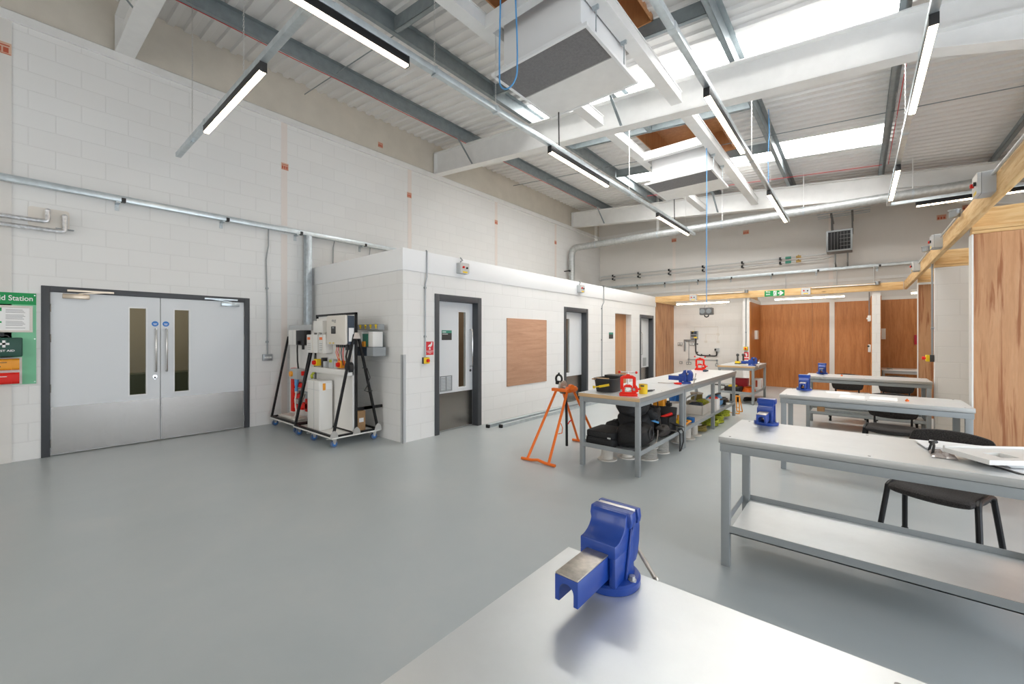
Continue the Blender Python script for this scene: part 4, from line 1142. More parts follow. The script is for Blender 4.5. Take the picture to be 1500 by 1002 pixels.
for k, (m, e) in enumerate((('orange', -5.66), ('redplastic', -5.63), ('brass', -5.70), ('blackplastic', -5.58), ('redplastic', -5.55))):
    xx = -5.80+.05*k
    MB().tube([(xx, 2.97, 1.345), (xx+.01, 2.95, 1.27), ((xx+e)/2+.02, 2.94, 1.18), (e, 2.95, 1.09)], .006, 6).build('wire', m, t)
MB().tube([(-5.50, 2.97, 1.31), (-5.50, 2.95, 1.22), (-5.46, 2.94, 1.14), (-5.44, 2.95, 1.06)], .013, 8).build('wire', 'blackplastic', t)
MB().cyl((-5.43, 2.93, 1.07), (-5.43, 2.99, 1.07), .075, n=20).build('cable_coil', 'blackplastic', t)
# trunking shelf, switches and small gear on it
MB().box(x0+.07, 2.90, .955, x1-.04, 3.012, 1.035).build('dado_trunking', 'whiteplastic', t, bev=.003)
for xx in (-6.40, -5.66):
    s = MB().box(xx-.05, 2.93, 1.05, xx+.05, 3.0, 1.155).build('isolator_switch', 'yellow' if xx < -6 else 'orange2', t, bev=.004)
    MB().cyl((xx, 2.93, 1.10), (xx, 2.90, 1.10), .034, n=16).box(xx-.012, 2.885, 1.075, xx+.012, 2.902, 1.125).build('red_knob', 'redplastic', s)
b = MB().box(-6.22, 2.94, 1.036, -6.16, 3.0, 1.18).build('meter', 'blackplastic', t)
MB().box(-6.14, 2.93, 1.036, -6.07, 3.0, 1.13).box(-5.99, 2.94, 1.036, -5.86, 3.0, 1.17).box(-5.84, 2.94, 1.036, -5.74, 3.0, 1.14).build_each('switch_box', 'greyplastic', t, bev=.003)
MB().box(-5.97, 2.937, 1.12, -5.89, 2.94, 1.16).build('box_label', 'lime', t)
# two white consumer boxes on the upper part
for xa, xb in ((-6.62, -6.26), (-6.22, -6.0)):
    s = MB().rbox(xa, 2.90, 1.25, xb, 3.01, 1.53, .015, 'y').build('combiner_box', 'whiteplastic', t, bev=.004)
    MB().box(xa+.03, 2.897, 1.45, xa+.12, 2.90, 1.49).build('orange_label', 'orange', s)
    b = MB()
    for k in range(4): b.box(xa+.03, 2.898, 1.30+.03*k, xa+.13, 2.90, 1.306+.03*k)
    b.build('label_print', 'inkgrey', s)
    MB().box((xa+xb)/2+.02, 2.894, 1.25, (xa+xb)/2+.03, 2.902, 1.53).build('lid_gap', 'creamplastic', s)
MB().box(-6.47, 2.93, 1.56, -6.16, 3.01, 1.74).box(-6.40, 2.96, 1.52, -6.35, 3.0, 1.58).box(-6.25, 2.96, 1.52, -6.20, 3.0, 1.58).build('dc_switch_box', 'whiteplastic', t, bev=.01)
# battery case
s = MB().rbox(-6.335, 2.78, .1435, -5.94, 2.985, .855, .025, 'z').build('battery_case', 'whiteplastic', t, bev=.004)
MB().box(-6.11, 2.777, .15, -6.105, 2.783, .85).box(-6.336, 2.779, .72, -5.939, 2.786, .724).build('panel_gap', 'greyplastic', s)
MB().box(-5.9399, 2.83, .72, -5.938, 2.87, .82).build('warning_label', 'orange2', s)
MB().box(-5.9399, 2.88, .73, -5.938, 2.96, .82).build('data_label', 'paper', s)
MB().tube([(-6.36, 2.86, .80)]+[(-6.40+.055*math.cos(a), 2.86, .70+.13*math.sin(a)) for a in [PI/2+PI*2*k/14 for k in range(13)]]+[(-6.40, 2.85, .40), (-6.44, 2.84, .25)], .009, 8).build('white_hose', 'whiteplastic', t)
MB().tube([(-6.43, 2.93, .95), (-6.45, 2.9, .90), (-6.43, 2.9, .86)], .02, 8).build('green_plug', 'lime', t)
MB().tube([(-6.5, 2.98, 1.24), (-6.46, 2.95, 1.10), (-6.45, 2.95, .96)], .008, 6).build('wire', 'blackplastic', t)
MB().box(-6.44, 2.84, .144, -6.39, 2.95, .52).build('slim_unit', 'creamplastic', t)
# gear behind the board, seen past the frame
s = MB().box(-5.80, 3.20, 1.22, -5.22, 3.40, 1.35).build('rear_shelf_box', 'navy', t, bev=.003)
MB().box(-5.38, 3.198, 1.222, -5.218, 3.402, 1.348).build('box_end', 'midgrey', s)
MB().box(-5.80, 3.22, 1.36, -5.56, 3.38, 1.57).box(-5.38, 3.22, 1.352, -5.26, 3.38, 1.57).build_each('rear_module', 'whiteplastic', t, bev=.004)
MB().box(-5.55, 3.23, 1.36, -5.39, 3.37, 1.54).build('rear_meter', 'teal', t, bev=.004)
MB().box(-5.52, 3.20, 1.352, -5.46, 3.23, 1.43).build('amber_plug', 'orange2', t, bev=.004)
MB().box(-5.86, 3.30, 1.60, -5.25, 3.40, 1.68).build('rear_rail', 'midgrey', t)
b = MB()
for k in range(4): b.cyl((-5.72+.14*k, 3.30, 1.66), (-5.72+.14*k, 3.28, 1.66), .016, n=10).box(-5.725+.14*k, 3.285, 1.615, -5.715+.14*k, 3.30, 1.65)
b.build('yellow_tags', 'yellow', t)
MB().tube([(-5.33, 3.10, 1.06), (-5.31, 3.16, 1.05), (-5.30, 3.2, .92), (-5.31, 3.16, .80), (-5.31, 3.12, .74), (-5.31, 3.17, .72), (-5.31, 3.24, .73)], .007, 6).build('wire', 'blackplastic', t)
t = T('cardboard_box', 'small brown cardboard box standing on the rig deck behind the board', 'box', (-5.50, 3.20, .144))
MB().box(-5.64, 3.10, .145, -5.47, 3.23, .43).build('carton', 'card', t, bev=.003)
MB().box(-5.47, 3.13, .27, -5.469, 3.20, .33).build('carton_label', 'paper', t)

# second trolley, next to the tall wall
t = T('wiring_training_rig', 'wheeled black frame rig with red pipework, next to the tall wall', 'training rig', (-7.1, 3.05, 0))
x0, x1, y0, y1 = -7.60, -6.62, 2.72, 3.27
MB().box(x0, y0, .125, x1, y1, .143).build('deck', 'whiteplastic', t, bev=.002)
b = MB().box(x0+.01, y0+.01, .143, x1-.01, y0+.04, .168).box(x0+.01, y1-.04, .143, x1-.01, y1-.01, .168).box(x0+.01, y0+.04, .143, x0+.04, y1-.04, .168).box(x1-.04, y0+.04, .143, x1-.01, y1-.04, .168)
b.build('base_frame', 'blackmetal', t)
for x, y, a in ((x0+.07, y0+.06, 0), (x1-.07, y0+.06, 0), (x1-.07, y1-.06, 0), (x0+.07, y1-.06, 0)): caster(t, x, y, a)
for x in (x0+.025, x1-.025):
    for y in (y0+.025, y1-.025):
        MB().bar((x, y, .16), (x, 3.035+(y-3.04)*.09, 1.50), .03, .03, (1, 0, 0)).build('leaning_post', 'blackmetal', t)
MB().box(x0+.03, 3.03, .17, x1-.03, 3.04, 1.66).build('backboard', 'whiteplastic', t)
MB().box(x0+.10, 2.99, 1.60, x1-.05, 3.03, 1.69).build('top_trunking', 'greyplastic', t)
s = MB().box(-7.38, 2.93, 1.36, -7.09, 3.03, 1.61).build('enclosure', 'whiteplastic', t, bev=.006)
MB().box(-7.20, 2.928, 1.37, -7.195, 2.931, 1.60).build('door_gap', 'greyplastic', s)
s = MB().box(-7.06, 2.92, 1.36, -6.76, 3.03, 1.60).build('black_enclosure', 'blackplastic', t, bev=.006)
MB().cyl((-6.92, 2.92, 1.40), (-6.92, 2.88, 1.40), .03, n=14).cyl((-6.86, 2.95, 1.36), (-6.86, 2.95, 1.29), .02, n=10).build('gland', 'blackmetal', s)
r = MB().box(-7.36, 2.96, .24, -7.26, 3.03, .97)
for z in (.86, .66, .48, .30): r.box(-7.26, 2.97, z, -6.96, 3.02, z+.07)
r.box(-7.02, 2.95, .34, -6.70, 3.0, .43).box(-6.80, 2.95, .30, -6.72, 3.0, .50)
r.build('red_frame', 'redplastic', t, bev=.003)
b = MB()
for z in (.74, .56, .385): b.box(-7.24, 2.965, z, -7.08, 3.02, z+.075)
b.build_each('socket_outlet', 'silver', t, bev=.004)
s = MB().box(-7.24, 2.90, .80, -6.98, 3.02, .97).build('isolator_box', 'greyplastic', t, bev=.006)
MB().cyl((-7.17, 2.90, .885), (-7.17, 2.87, .885), .045, n=16).build('yellow_knob', 'orange2', s)
MB().cyl((-7.09, 2.95, .80), (-7.09, 2.94, .70), .035, .03, n=12).cyl((-7.09, 2.94, .70), (-7.09, 2.94, .60), .022, n=10).build('blue_plug', 'bluecable', t)
MB().tube([(-7.09, 2.94, .60), (-7.08, 2.92, .48), (-7.02, 2.90, .36), (-6.94, 2.88, .26), (-6.80, 2.86, .22)], .012, 8).build('white_lead', 'whiteplastic', t)
MB().tube([(-7.12, 2.97, 1.36), (-7.08, 2.95, 1.28), (-7.07, 2.95, 1.1), (-7.09, 2.97, .97)], .012, 8).build('black_lead', 'blackplastic', t)
MB().box(-7.02, 2.99, .44, -6.70, 3.03, .60).build('grey_tray', 'midgrey', t)
MB().box(-7.46, 2.80, .172, -6.80, 3.0, .20).box(-7.3, 2.78, .20, -6.9, 2.86, .225).build('loose_panels', 'creamplastic', t, bev=.003)
MB().bar((-6.80, 2.80, .23), (-6.68, 2.90, .60), .05, .02).build('slim_bracket', 'creamplastic', t)
# ------------------------------------------------------------------ orange pipe bending stand
t = T('pipe_bender_stand', 'orange tubular pipe bending stand beside the plywood ended bench', 'pipe bender', (-2.90, 4.53, 0))
for sy, yb in ((-1, 3.945), (1, 5.12)):
    b = MB().tube([(-3.145, yb, .018), (-3.0, yb, .022), (-2.90, yb, .040), (-2.80, yb, .022), (-2.655, yb, .018)], .017, 10)
    b.build('foot_bar', 'orange', t)
    for sx in (-1, 1):
        MB().tube([(-2.90+sx*.155, yb, .03), (-2.90+sx*.085, 4.53+sy*.075, .80)], .0165, 10).build('leg', 'orange', t)
MB().box(-3.02, 4.40, .80, -2.78, 4.455, .84).box(-3.02, 4.60, .80, -2.78, 4.655, .84).box(-2.83, 4.44, .79, -2.775, 4.62, .86).build('head_frame', 'orange', t, bev=.006)
MB().cyl((-2.80, 4.50, .86), (-2.75, 4.47, .86), .035, n=14).build('clamp_block', 'orange', t)
MB().lathe([(.001, -.016), (.085, -.016), (.088, -.012), (.076, 0), (.088, .012), (.085, .016), (.001, .016)], (-2.91, 4.50, .85), 32, 'x').build('bending_former', 'iron', t)
MB().cyl((-2.94, 4.50, .85), (-2.86, 4.50, .85), .018, n=12).build('pivot_pin', 'bolt', t)
MB().tube([(-2.885, 4.53, .86), (-2.88, 4.54, .50), (-2.875, 4.54, .09)], .017, 10).build('lever_bar', 'blackmetal', t)
MB().tube([(-2.95+.045*math.cos(a), 4.47, .955+.052*math.sin(a)) for a in [2*PI*k/14 for k in range(14)]], .014, 8, closed=True).box(-2.99, 4.45, .885, -2.91, 4.49, .93).cyl((-2.95, 4.47, 1.0), (-2.95, 4.47, 1.035), .012, n=8).build('pipe_hook', 'blackmetal', t)
MB().tube([(-2.83, 4.30, .42), (-2.795, 4.28, .43), (-2.775, 4.285, .38), (-2.795, 4.30, .31), (-2.83, 4.27, .30)], .006, 6).build('latch', 'orange', t)
MB().tube([(-3.0, 4.86, .36), (-3.03, 4.84, .33), (-3.04, 4.83, .30)], .009, 6).build('locking_pin', 'redplastic', t)

# ------------------------------------------------------------------ tools on the long benches
t = T('tool_tub', 'black plastic tool tub with yellow stick across its front', 'tub', (-2.30, 4.56, BZ))
w = MB()
pr = [(-.13, 0), (.13, 0), (.155, .155), (-.155, .155)]
zs = [(0, .86), (.14, 1.0), (.14, 1.08), (.16, 1.08), (.16, .96), (.012, .83)]
vs = []; n = 24
for z, s in zs:
    for k in range(n):
        a = 2*PI*k/n; c, q = math.cos(a), math.sin(a)
        e = .55
        vs.append((.135*s*(abs(c)**e)*(1 if c > 0 else -1), .165*s*(abs(q)**e)*(1 if q > 0 else -1), z))
fs = [(i*n+k, i*n+(k+1) % n, (i+1)*n+(k+1) % n, (i+1)*n+k) for i in range(len(zs)-1) for k in range(n)] + [tuple(range(n)), tuple(range((len(zs)-1)*n, len(zs)*n))]
w.add(vs, fs); w.build('tub_body', 'blackplastic', t, local=True)
b = MB()
for sx in (-1, 1): b.tube([(sx*.10, .185, .15), (sx*.10, .20, .175)], .01, 6)
b.rbox(-.09, .05, .16, .11, .23, .185, .03)
b.build('tub_lid', 'blackplastic', t, local=True)
MB().box(-.13, -.172, .145, .02, -.02, .156).build('tub_contents', 'card', t, local=True)
MB().bar((-.10, -.172, .055), (-.03, -.175, .068), .016, .014).bar((-.03, -.175, .066), (.095, -.175, .095), .022, .028).build('yellow_handle', 'yellow', t, local=True, bev=.003)
MB().box(-.112, -.18, .04, -.09, -.165, .07).build('yellow_tip', 'yellow', t, local=True)
t = T('chisel', 'thin metal tool standing upright in the black tub', 'tool', (-2.22, 4.68, BZ+.16))
MB().cyl((0, 0, 0), (.012, 0, .07), .004, n=8).cyl((.012, 0, .07), (.016, 0, .085), .007, n=8).build('shaft', 'iron', t, local=True)

def yoke(loc, rz, label):
    t = T('yoke_pipe_vice', label, 'pipe vice', loc, rz, 'red yoke pipe vices')
    b = MB().rbox(-.095, -.045, 0, .10, .045, .028, .02)
    b.prism([(-.085, .028), (-.07, .06), (-.05, .095), (-.036, .095), (-.036, .045), (.036, .045), (.036, .095), (.05, .095), (.072, .06), (.09, .028)], 'y', -.026, .026)
    b.build('base_casting', 'red', t, local=True, bev=.003)
    b = MB().prism([(-.083, .07), (-.083, .205), (-.05, .225), (-.02, .228), (-.018, .24), (.018, .24), (.02, .228), (.05, .225), (.083, .205), (.083, .07), (.050, .07), (.050, .19), (-.050, .19), (-.050, .07)], 'y', -.017, .017)
    b.build('yoke_frame', 'red', t, local=True, bev=.004)
    MB().prism([(-.045, .095), (.045, .095), (.045, .11), (.02, .125), (-.02, .125), (-.045, .11)], 'y', -.02, .02).build('upper_jaw', 'red', t, local=True, bev=.003)
    MB().prism([(-.038, .03), (.038, .03), (.038, .075), (.0, .048), (-.038, .075)], 'y', -.022, .022).build('lower_jaw', 'iron', t, local=True, bev=.001)
    MB().cyl((0, 0, .12), (0, 0, .27), .0085, n=12).build('screw', 'silver', t, local=True)
    MB().cyl((-.09, 0, .262), (.085, 0, .258), .008, n=12).build('turn_bar', 'silver', t, local=True)
    MB().ball((-.092, 0, .262), .015, 12).ball((.088, 0, .258), .015, 12).build('bar_ends', 'redplastic', t, local=True)
    MB().cyl((.06, -.03, .075), (.06, .03, .075), .014, n=12).cyl((-.075, -.03, .055), (-.075, .03, .055), .010, n=12).cyl((-.03, -.027, .085), (-.03, .027, .085), .007, n=8).cyl((.03, -.027, .085), (.03, .027, .085), .007, n=8).build_each('pin', 'bolt', t, local=True)
    MB().prism([(.075, .03), (.11, .05), (.10, .10), (.085, .12), (.075, .11)], 'y', -.012, .012).cyl((.10, 0, .075), (.135, 0, .08), .011, n=10).build('hook_latch', 'red', t, local=True, bev=.002)
    return t
yk = yoke((-1.945, 4.325, BZ), math.radians(28), 'red yoke pipe vice beside the black tool tub')
dup(yk, (-2.36, 8.55, BZ), math.radians(10), 'red yoke pipe vice at the far end of the long bench')
t = T('yellow_tin', 'yellow tin standing next to the red pipe vice', 'tin', (-1.885, 4.60, BZ))
MB().lathe([(.001, 0), (.047, 0), (.048, .004), (.048, .105), (.044, .108), (.043, .10), (.001, .10)], n=28).build('can', 'yellow', t, local=True)
MB().tube([(.0475*math.cos(a), .0475*math.sin(a), .107) for a in [2*PI*k/24 for k in range(24)]], .003, 6, closed=True).build('rim', 'brass', t, local=True)
MB().box(-.012, -.0495, .085, .03, -.046, .10).build('dark_label', 'charcoal', t, local=True)
t = T('bevel_tool', 'small dark hand tool lying behind the yellow tin', 'tool', (-1.895, 4.83, BZ), math.radians(75))
MB().bar((-.09, 0, .012), (.04, 0, .012), .022, .02).cyl((-.09, 0, .014), (-.12, 0, .014), .016, n=10).bar((.04, 0, .012), (.10, .01, .012), .012, .012).build('tool_body', 'charcoal', t, local=True, bev=.003)
t = T('screwdriver', 'long screwdriver with a red handle lying before the side on vice', 'screwdriver', (-1.98, 5.76, BZ), math.radians(14))
MB().cyl((-.16, 0, .012), (.05, 0, .012), .004, n=8).build('blade', 'iron', t, local=True)
MB().lathe([(.001, .05), (.009, .05), (.011, .07), (.014, .09), (.014, .13), (.010, .148), (.001, .15)], (0, 0, .014), 12, 'x').build('handle', 'redplastic', t, local=True)
t = T('bullet_fitting', 'small blue and silver fitting lying by the far pipe vice', 'fitting', (-2.17, 8.2, BZ), .6)
MB().cyl((-.04, 0, .022), (.02, 0, .022), .022, n=14).cyl((.02, 0, .022), (.05, 0, .022), .014, n=12).build('body', 'navy', t, local=True)
for k, (x, y) in enumerate(((-2.19, 11.0), (-2.10, 11.16))):
    t = T('cordless_lamp', ('upright lamp with a yellow base on the far bench, outer of two', 'upright lamp with a yellow base on the far bench, next to the vice')[k], 'lamp', (x, y, BZ), 0, 'yellow based lamps')
    MB().rbox(-.05, -.05, 0, .05, .05, .07, .015).build('base', 'yellow', t, local=True)
    MB().rbox(-.055, -.055, 0, .055, .055, .022, .015).build('foot', 'blackplastic', t, local=True)
    MB().cyl((0, 0, .07), (0, 0, .19), .022, .018, n=12).ball((0, 0, .215), .035, 12).build('stem', 'charcoal', t, local=True)

# ------------------------------------------------------------------ things under the long benches
from mathutils import noise as mnoise
def lump(name, m, parent, c, d, seed, amp=.12, pw=.6, n=28, sag=0):
    r = random.Random(seed); ph = [(r.uniform(0, 6.3), r.uniform(1.5, 4), r.uniform(0, 6.3), r.uniform(1.5, 4)) for _ in range(4)]
    b = MB(); mm = n//2
    sg = lambda v, p: (abs(v)**p)*(1 if v >= 0 else -1)
    for i in range(mm+1):
        f = -PI/2+PI*i/mm
        for k in range(n):
            a = 2*PI*k/n
            hf = .10*amp/.12*mnoise.noise(Vector((3.2*math.cos(a)*math.cos(f)+seed, 3.2*math.sin(a)*math.cos(f), 3.2*math.sin(f)))) + .05*mnoise.noise(Vector((7*math.cos(a)*math.cos(f)+seed, 7*math.sin(a)*math.cos(f), 7*math.sin(f))))
            q = 1 + hf + amp*sum(math.sin(p[0]+p[1]*a)*math.cos(p[2]+p[3]*f) for p in ph)/2.2
            x = sg(math.cos(f), pw)*sg(math.cos(a), pw)*d[0]/2*q
            y = sg(math.cos(f), pw)*sg(math.sin(a), pw)*d[1]/2*q
            z = sg(math.sin(f), pw)*d[2]/2*(q if f > 0 else 1) - sag*max(0, math.sin(f))*abs(math.cos(a))
            b.v.append((c[0]+x, c[1]+y, max(c[2]+z, c[2]-d[2]/2)))
    b.f = [(i*n+k, i*n+(k+1) % n, (i+1)*n+(k+1) % n, (i+1)*n+k) for i in range(mm) for k in range(n)]
    return b.build(name, m, parent, sub=1, sharp=80)
SZ = .237
t = T('flat_bag', 'black zipped flat case lying at the open end of the shelf', 'bag', (-2.30, 4.46, SZ))
MB().rbox(-2.475, 4.30, SZ, -2.105, 4.73, SZ+.085, .05).rbox(-2.47, 4.305, SZ+.088, -2.11, 4.725, SZ+.165, .05).build('case_shell', 'bagblack', t, bev=.018, seg=3)
MB().rbox(-2.474, 4.299, SZ+.083, -2.104, 4.731, SZ+.09, .05).build('zip_line', 'blackplastic', t)
MB().box(-2.18, 4.292, SZ+.10, -2.14, 4.300, SZ+.115).build('zip_tab', 'silver', t)
def bag(c, d, seed, label, m='bagblack', **k):
    t = T('tool_bag', label, 'bag', (c[0], c[1], c[2]-d[2]/2), 0, 'bags piled on the shelf')
    lump('bag_body', m, t, c, d, seed, **k); return t
tb = bag((-2.0, 4.62, SZ+.125), (.36, .52, .25), 4, 'black holdall with coiled cable showing in its end, at the bench corner', amp=.10)
b = MB()
for r_ in (.05, .062, .074): b.tube([(-1.815, 4.66+r_*math.cos(a), SZ+.15+r_*math.sin(a)) for a in [2*PI*k/18 for k in range(18)]], .006, 6, closed=True)
b.build('cable_coil', 'blackplastic', tb)
MB().tube([(-1.80, 4.58, SZ+.04), (-1.795, 4.62, SZ+.02), (-1.795, 4.76, SZ+.03), (-1.80, 4.82, SZ+.10), (-1.805, 4.84, SZ+.16)], .006, 8).build('metal_handle', 'iron', tb)
mid = tb = bag((-2.13, 4.98, SZ+.17), (.40, .42, .34), 9, 'black bag standing behind the holdall in the middle of the pile', amp=.12)
tb = bag((-2.10, 4.86, SZ+.405), (.36, .56, .22), 11, 'black bag on top of the pile, highest on the shelf', amp=.18, pw=.75)
MB().tube([(-1.93, 4.64, SZ+.42), (-1.90, 4.72, SZ+.49), (-1.92, 4.88, SZ+.49), (-1.94, 4.98, SZ+.42)], .010, 6).build('strap', 'bagblack', tb)
bag((-2.36, 4.90, SZ+.10), (.22, .30, .20), 13, 'small black pouch behind the flat zipped case', amp=.15)
tb = bag((-1.99, 5.04, SZ+.31), (.24, .26, .18), 41, 'small black bag slumped on the pile toward the toolbox', amp=.2, pw=.8)
MB().tube([(-1.95, 4.93, SZ+.36), (-1.88, 4.98, SZ+.33), (-1.865, 5.06, SZ+.25), (-1.87, 5.10, SZ+.16)], .010, 6).build('strap', 'baggrey', tb)
MB().box(-2.05, 5.00, SZ+.385, -1.98, 5.03, SZ+.41).build('buckle', 'iron', tb, bev=.004)
tb = bag((-1.89, 5.22, SZ+.075), (.15, .34, .14), 21, 'brown grey canvas bag slumped at the shelf edge', m='baggrey', amp=.16, pw=.8)
MB().bar((-1.86, 5.05, SZ+.12), (-1.83, 5.44, SZ+.05), .10, .012).bar((-1.83, 5.36, SZ+.16), (-1.80, 5.58, SZ+.08), .15, .012).build('open_flap', 'baggrey', tb, bev=.004)
MB().tube([(-1.82, 5.46, SZ+.04), (-1.775, 5.465, .284), (-1.755, 5.47, .25), (-1.752, 5.475, .10), (-1.755, 5.46, .02)], .008, 6).tube([(-1.82, 5.60, SZ+.04), (-1.775, 5.61, .284), (-1.755, 5.605, .25), (-1.752, 5.60, .12), (-1.755, 5.50, .02)], .008, 6).build('hanging_strap', 'bagblack', tb)
MB().bar((-1.98, 4.98, SZ+.25), (-1.86, 5.02, SZ+.21), .03, .02).build('blue_tab', 'bluecable', mid); small = (bag((-2.40, 5.28, SZ+.09), (.16, .12, .18), 17, 'black bag beside the open toolbox at the back of the shelf'))
t = T('open_toolbox', 'open black toolbox full of red and grey tools on the shelf', 'toolbox', (-2.03, 5.42, SZ))
MB().box(-2.25, 5.36, SZ, -1.85, 5.62, SZ+.02).box(-2.25, 5.36, SZ+.02, -2.23, 5.62, SZ+.22).box(-1.87, 5.36, SZ+.02, -1.85, 5.62, SZ+.22).box(-2.23, 5.36, SZ+.02, -1.87, 5.38, SZ+.22).box(-2.23, 5.60, SZ+.02, -1.87, 5.62, SZ+.22).build('box_body', 'blackplastic', t, bev=.004)
MB().bar((-2.25, 5.62, SZ+.22), (-1.85, 5.62, SZ+.22), .03, .20, (0, .3, 1)).build('box_lid', 'charcoal', t, bev=.004)
MB().box(-2.19, 5.42, SZ+.14, -2.03, 5.52, SZ+.23).build('grey_tool', 'greyplastic', t, bev=.01)
MB().cyl((-1.98, 5.40, SZ+.2), (-1.89, 5.56, SZ+.24), .02, n=10).build('red_tool', 'redplastic', t)
t = T('battery_charger', 'amber battery charger sitting on top of the toolbox lid', 'charger', (-2.05, 5.60, SZ+.33))
MB().rbox(-2.15, 5.56, SZ+.325, -1.99, 5.68, SZ+.42, .02).build('charger_body', 'orange2', t, bev=.006)
MB().box(-1.98, 5.60, SZ+.325, -1.92, 5.66, SZ+.37).cyl((-1.95, 5.60, SZ+.37), (-1.95, 5.60, SZ+.40), .02, n=10).build('battery', 'blackplastic', t)
t = T('ratchet_tool', 'black ratchet tool standing on the pile by the toolbox', 'tool', (-1.96, 5.25, SZ+.16))
MB().cyl((-1.96, 5.25, SZ+.16), (-1.96, 5.25, SZ+.33), .024, .02, n=12).ball((-1.96, 5.25, SZ+.34), .036, 12).cyl((-1.96, 5.25, SZ+.38), (-1.96, 5.25, SZ+.43), .008, n=8).build('tool_body', 'blackplastic', t)
# shelf of the three metre bench
def tub(c, r, h, m, label, name='plastic_tub', cat='tub', rim=True):
    t = T(name, label, cat, c)
    MB().lathe([(.001, 0), (r*.86, 0), (r, h), (r*1.05, h), (r*1.05, h+.012), (r*.96, h+.012), (r*.84, .01), (.001, .01)], n=28).build('tub_wall', m, t, local=True)
    return t
tub((-2.20, 6.60, SZ), .12, .22, 'creamplastic', 'cream tub near the join of the long benches')
t = T('yellow_tool', 'yellow corded tool lying at the front of the shelf', 'power tool', (-1.93, 6.08, SZ))
MB().rbox(-2.02, 5.98, SZ, -1.90, 6.16, SZ+.08, .03).cyl((-1.96, 6.16, SZ+.05), (-1.96, 6.32, SZ+.05), .025, n=12).build('tool_body', 'yellow', t, bev=.008)
MB().cyl((-1.94, 6.0, SZ+.08), (-1.94, 6.0, SZ+.15), .025, n=10).tube([(-1.86, 6.05, SZ+.02), (-1.84, 6.15, SZ+.05), (-1.86, 6.28, SZ+.03), (-1.92, 6.3, SZ+.03)], .012, 8).build('tool_handle', 'orange2', t)
MB().rbox(-1.94, 6.32, SZ, -1.84, 6.42, SZ+.07, .02).build('battery', 'bluecoil', t)
t = T('storage_crate', 'pale crate with a raised handle, full of green and blue parts', 'crate', (-2.08, 7.30, SZ))
x0, x1, y0, y1 = -2.28, -1.90, 7.02, 7.60
MB().box(x0, y0, SZ, x1, y1, SZ+.01).box(x0, y0, SZ+.01, x0+.012, y1, SZ+.15).box(x1-.012, y0, SZ+.01, x1, y1, SZ+.15).box(x0, y0, SZ+.01, x1, y0+.012, SZ+.15).box(x0, y1-.012, SZ+.01, x1, y1, SZ+.15).build('crate_walls', 'creamplastic', t, bev=.003)
MB().tube([(x0+.1, y0+.01, SZ+.15), (x0+.12, y0+.03, SZ+.25), (x0+.16, y0+.12, SZ+.28), (x0+.16, y1-.12, SZ+.28), (x0+.12, y1-.03, SZ+.25), (x0+.1, y1-.01, SZ+.15)], .016, 8).build('carry_handle', 'greyplastic', t)
lump('contents', 'lime', t, (-2.02, 7.42, SZ+.13), (.18, .26, .14), 5)
lump('contents', 'navy', t, (-2.05, 7.20, SZ+.12), (.2, .2, .12), 6)
t = T('blue_pipe_coil', 'coil of blue pipe standing behind the pale crate', 'coil', (-2.38, 7.15, SZ))
b = MB()
for k in range(6): b.tube([(-2.40+.03*(k % 3), 7.15+(.13+.02*(k//3))*math.cos(a), SZ+.175+(.13+.02*(k//3))*math.sin(a)) for a in [2*PI*j/24 for j in range(24)]], .017, 8, closed=True)
b.build('pipe_turns', 'bluecoil', t)
def spool(c, r, h, m, label, rz=0, lying=None, core=.62, flange='spool', group=None, hole=True):
    t = T('cable_spool', label, 'spool', c, rz, group)
    MB().lathe([(.001, 0), (r, 0), (r, .012), (r*core, .014), (r*core, h-.014), (r, h-.012), (r, h), (r*.28, h), (r*.26, h-.05), (.001, h-.05)], n=28).build('reel', flange, t, local=True)
    if m:
        b = MB(); n = int((h-.03)/.016)
        for k in range(n): b.lathe([(r*core, .015+.016*k), (r*.86, .016+.016*k), (r*.89, .023+.016*k), (r*.86, .030+.016*k), (r*core, .031+.016*k)], n=24)
        b.build('wound_cable', m, t, local=True)
    return t
SG = 'cable spools under the long benches'
spool((-2.20, 7.76, SZ), .11, .26, 'cableolive', 'olive cable spool standing beyond the pale crate on the shelf', group='cable spools on the shelf')
t = T('white_carton', 'open white carton at the front edge of the shelf', 'carton', (-1.90, 7.62, SZ))
MB().box(-2.00, 7.63, SZ, -1.84, 7.85, SZ+.19).build('carton', 'paper', t)
lump('carton_contents', 'redplastic', t, (-1.92, 7.74, SZ+.19), (.12, .18, .06), 8)
t = T('blue_tool_case', 'bright blue holdall with black straps near the far end of the shelf', 'bag', (-2.0, 8.15, SZ))
lump('bag_body', 'bluecable', t, (-2.0, 8.12, SZ+.10), (.26, .42, .20), 31)
MB().bar((-1.90, 7.92, SZ+.15), (-1.85, 8.36, SZ+.12), .05, .03).bar((-1.98, 7.9, SZ+.22), (-1.95, 8.3, SZ+.22), .05, .02).build('strap', 'blackplastic', t, bev=.004)
t = T('drill', 'black and olive drill lying beside the blue holdall', 'drill', (-1.90, 8.42, SZ))
MB().cyl((-1.90, 8.40, SZ+.07), (-1.88, 8.53, SZ+.06), .035, .025, n=14).rbox(-1.94, 8.38, SZ, -1.87, 8.44, SZ+.14, .015).build('drill_body', 'blackplastic', t)
MB().cyl((-1.89, 8.53, SZ+.06), (-1.885, 8.58, SZ+.05), .03, n=12).build('chuck', 'cableolive', t)
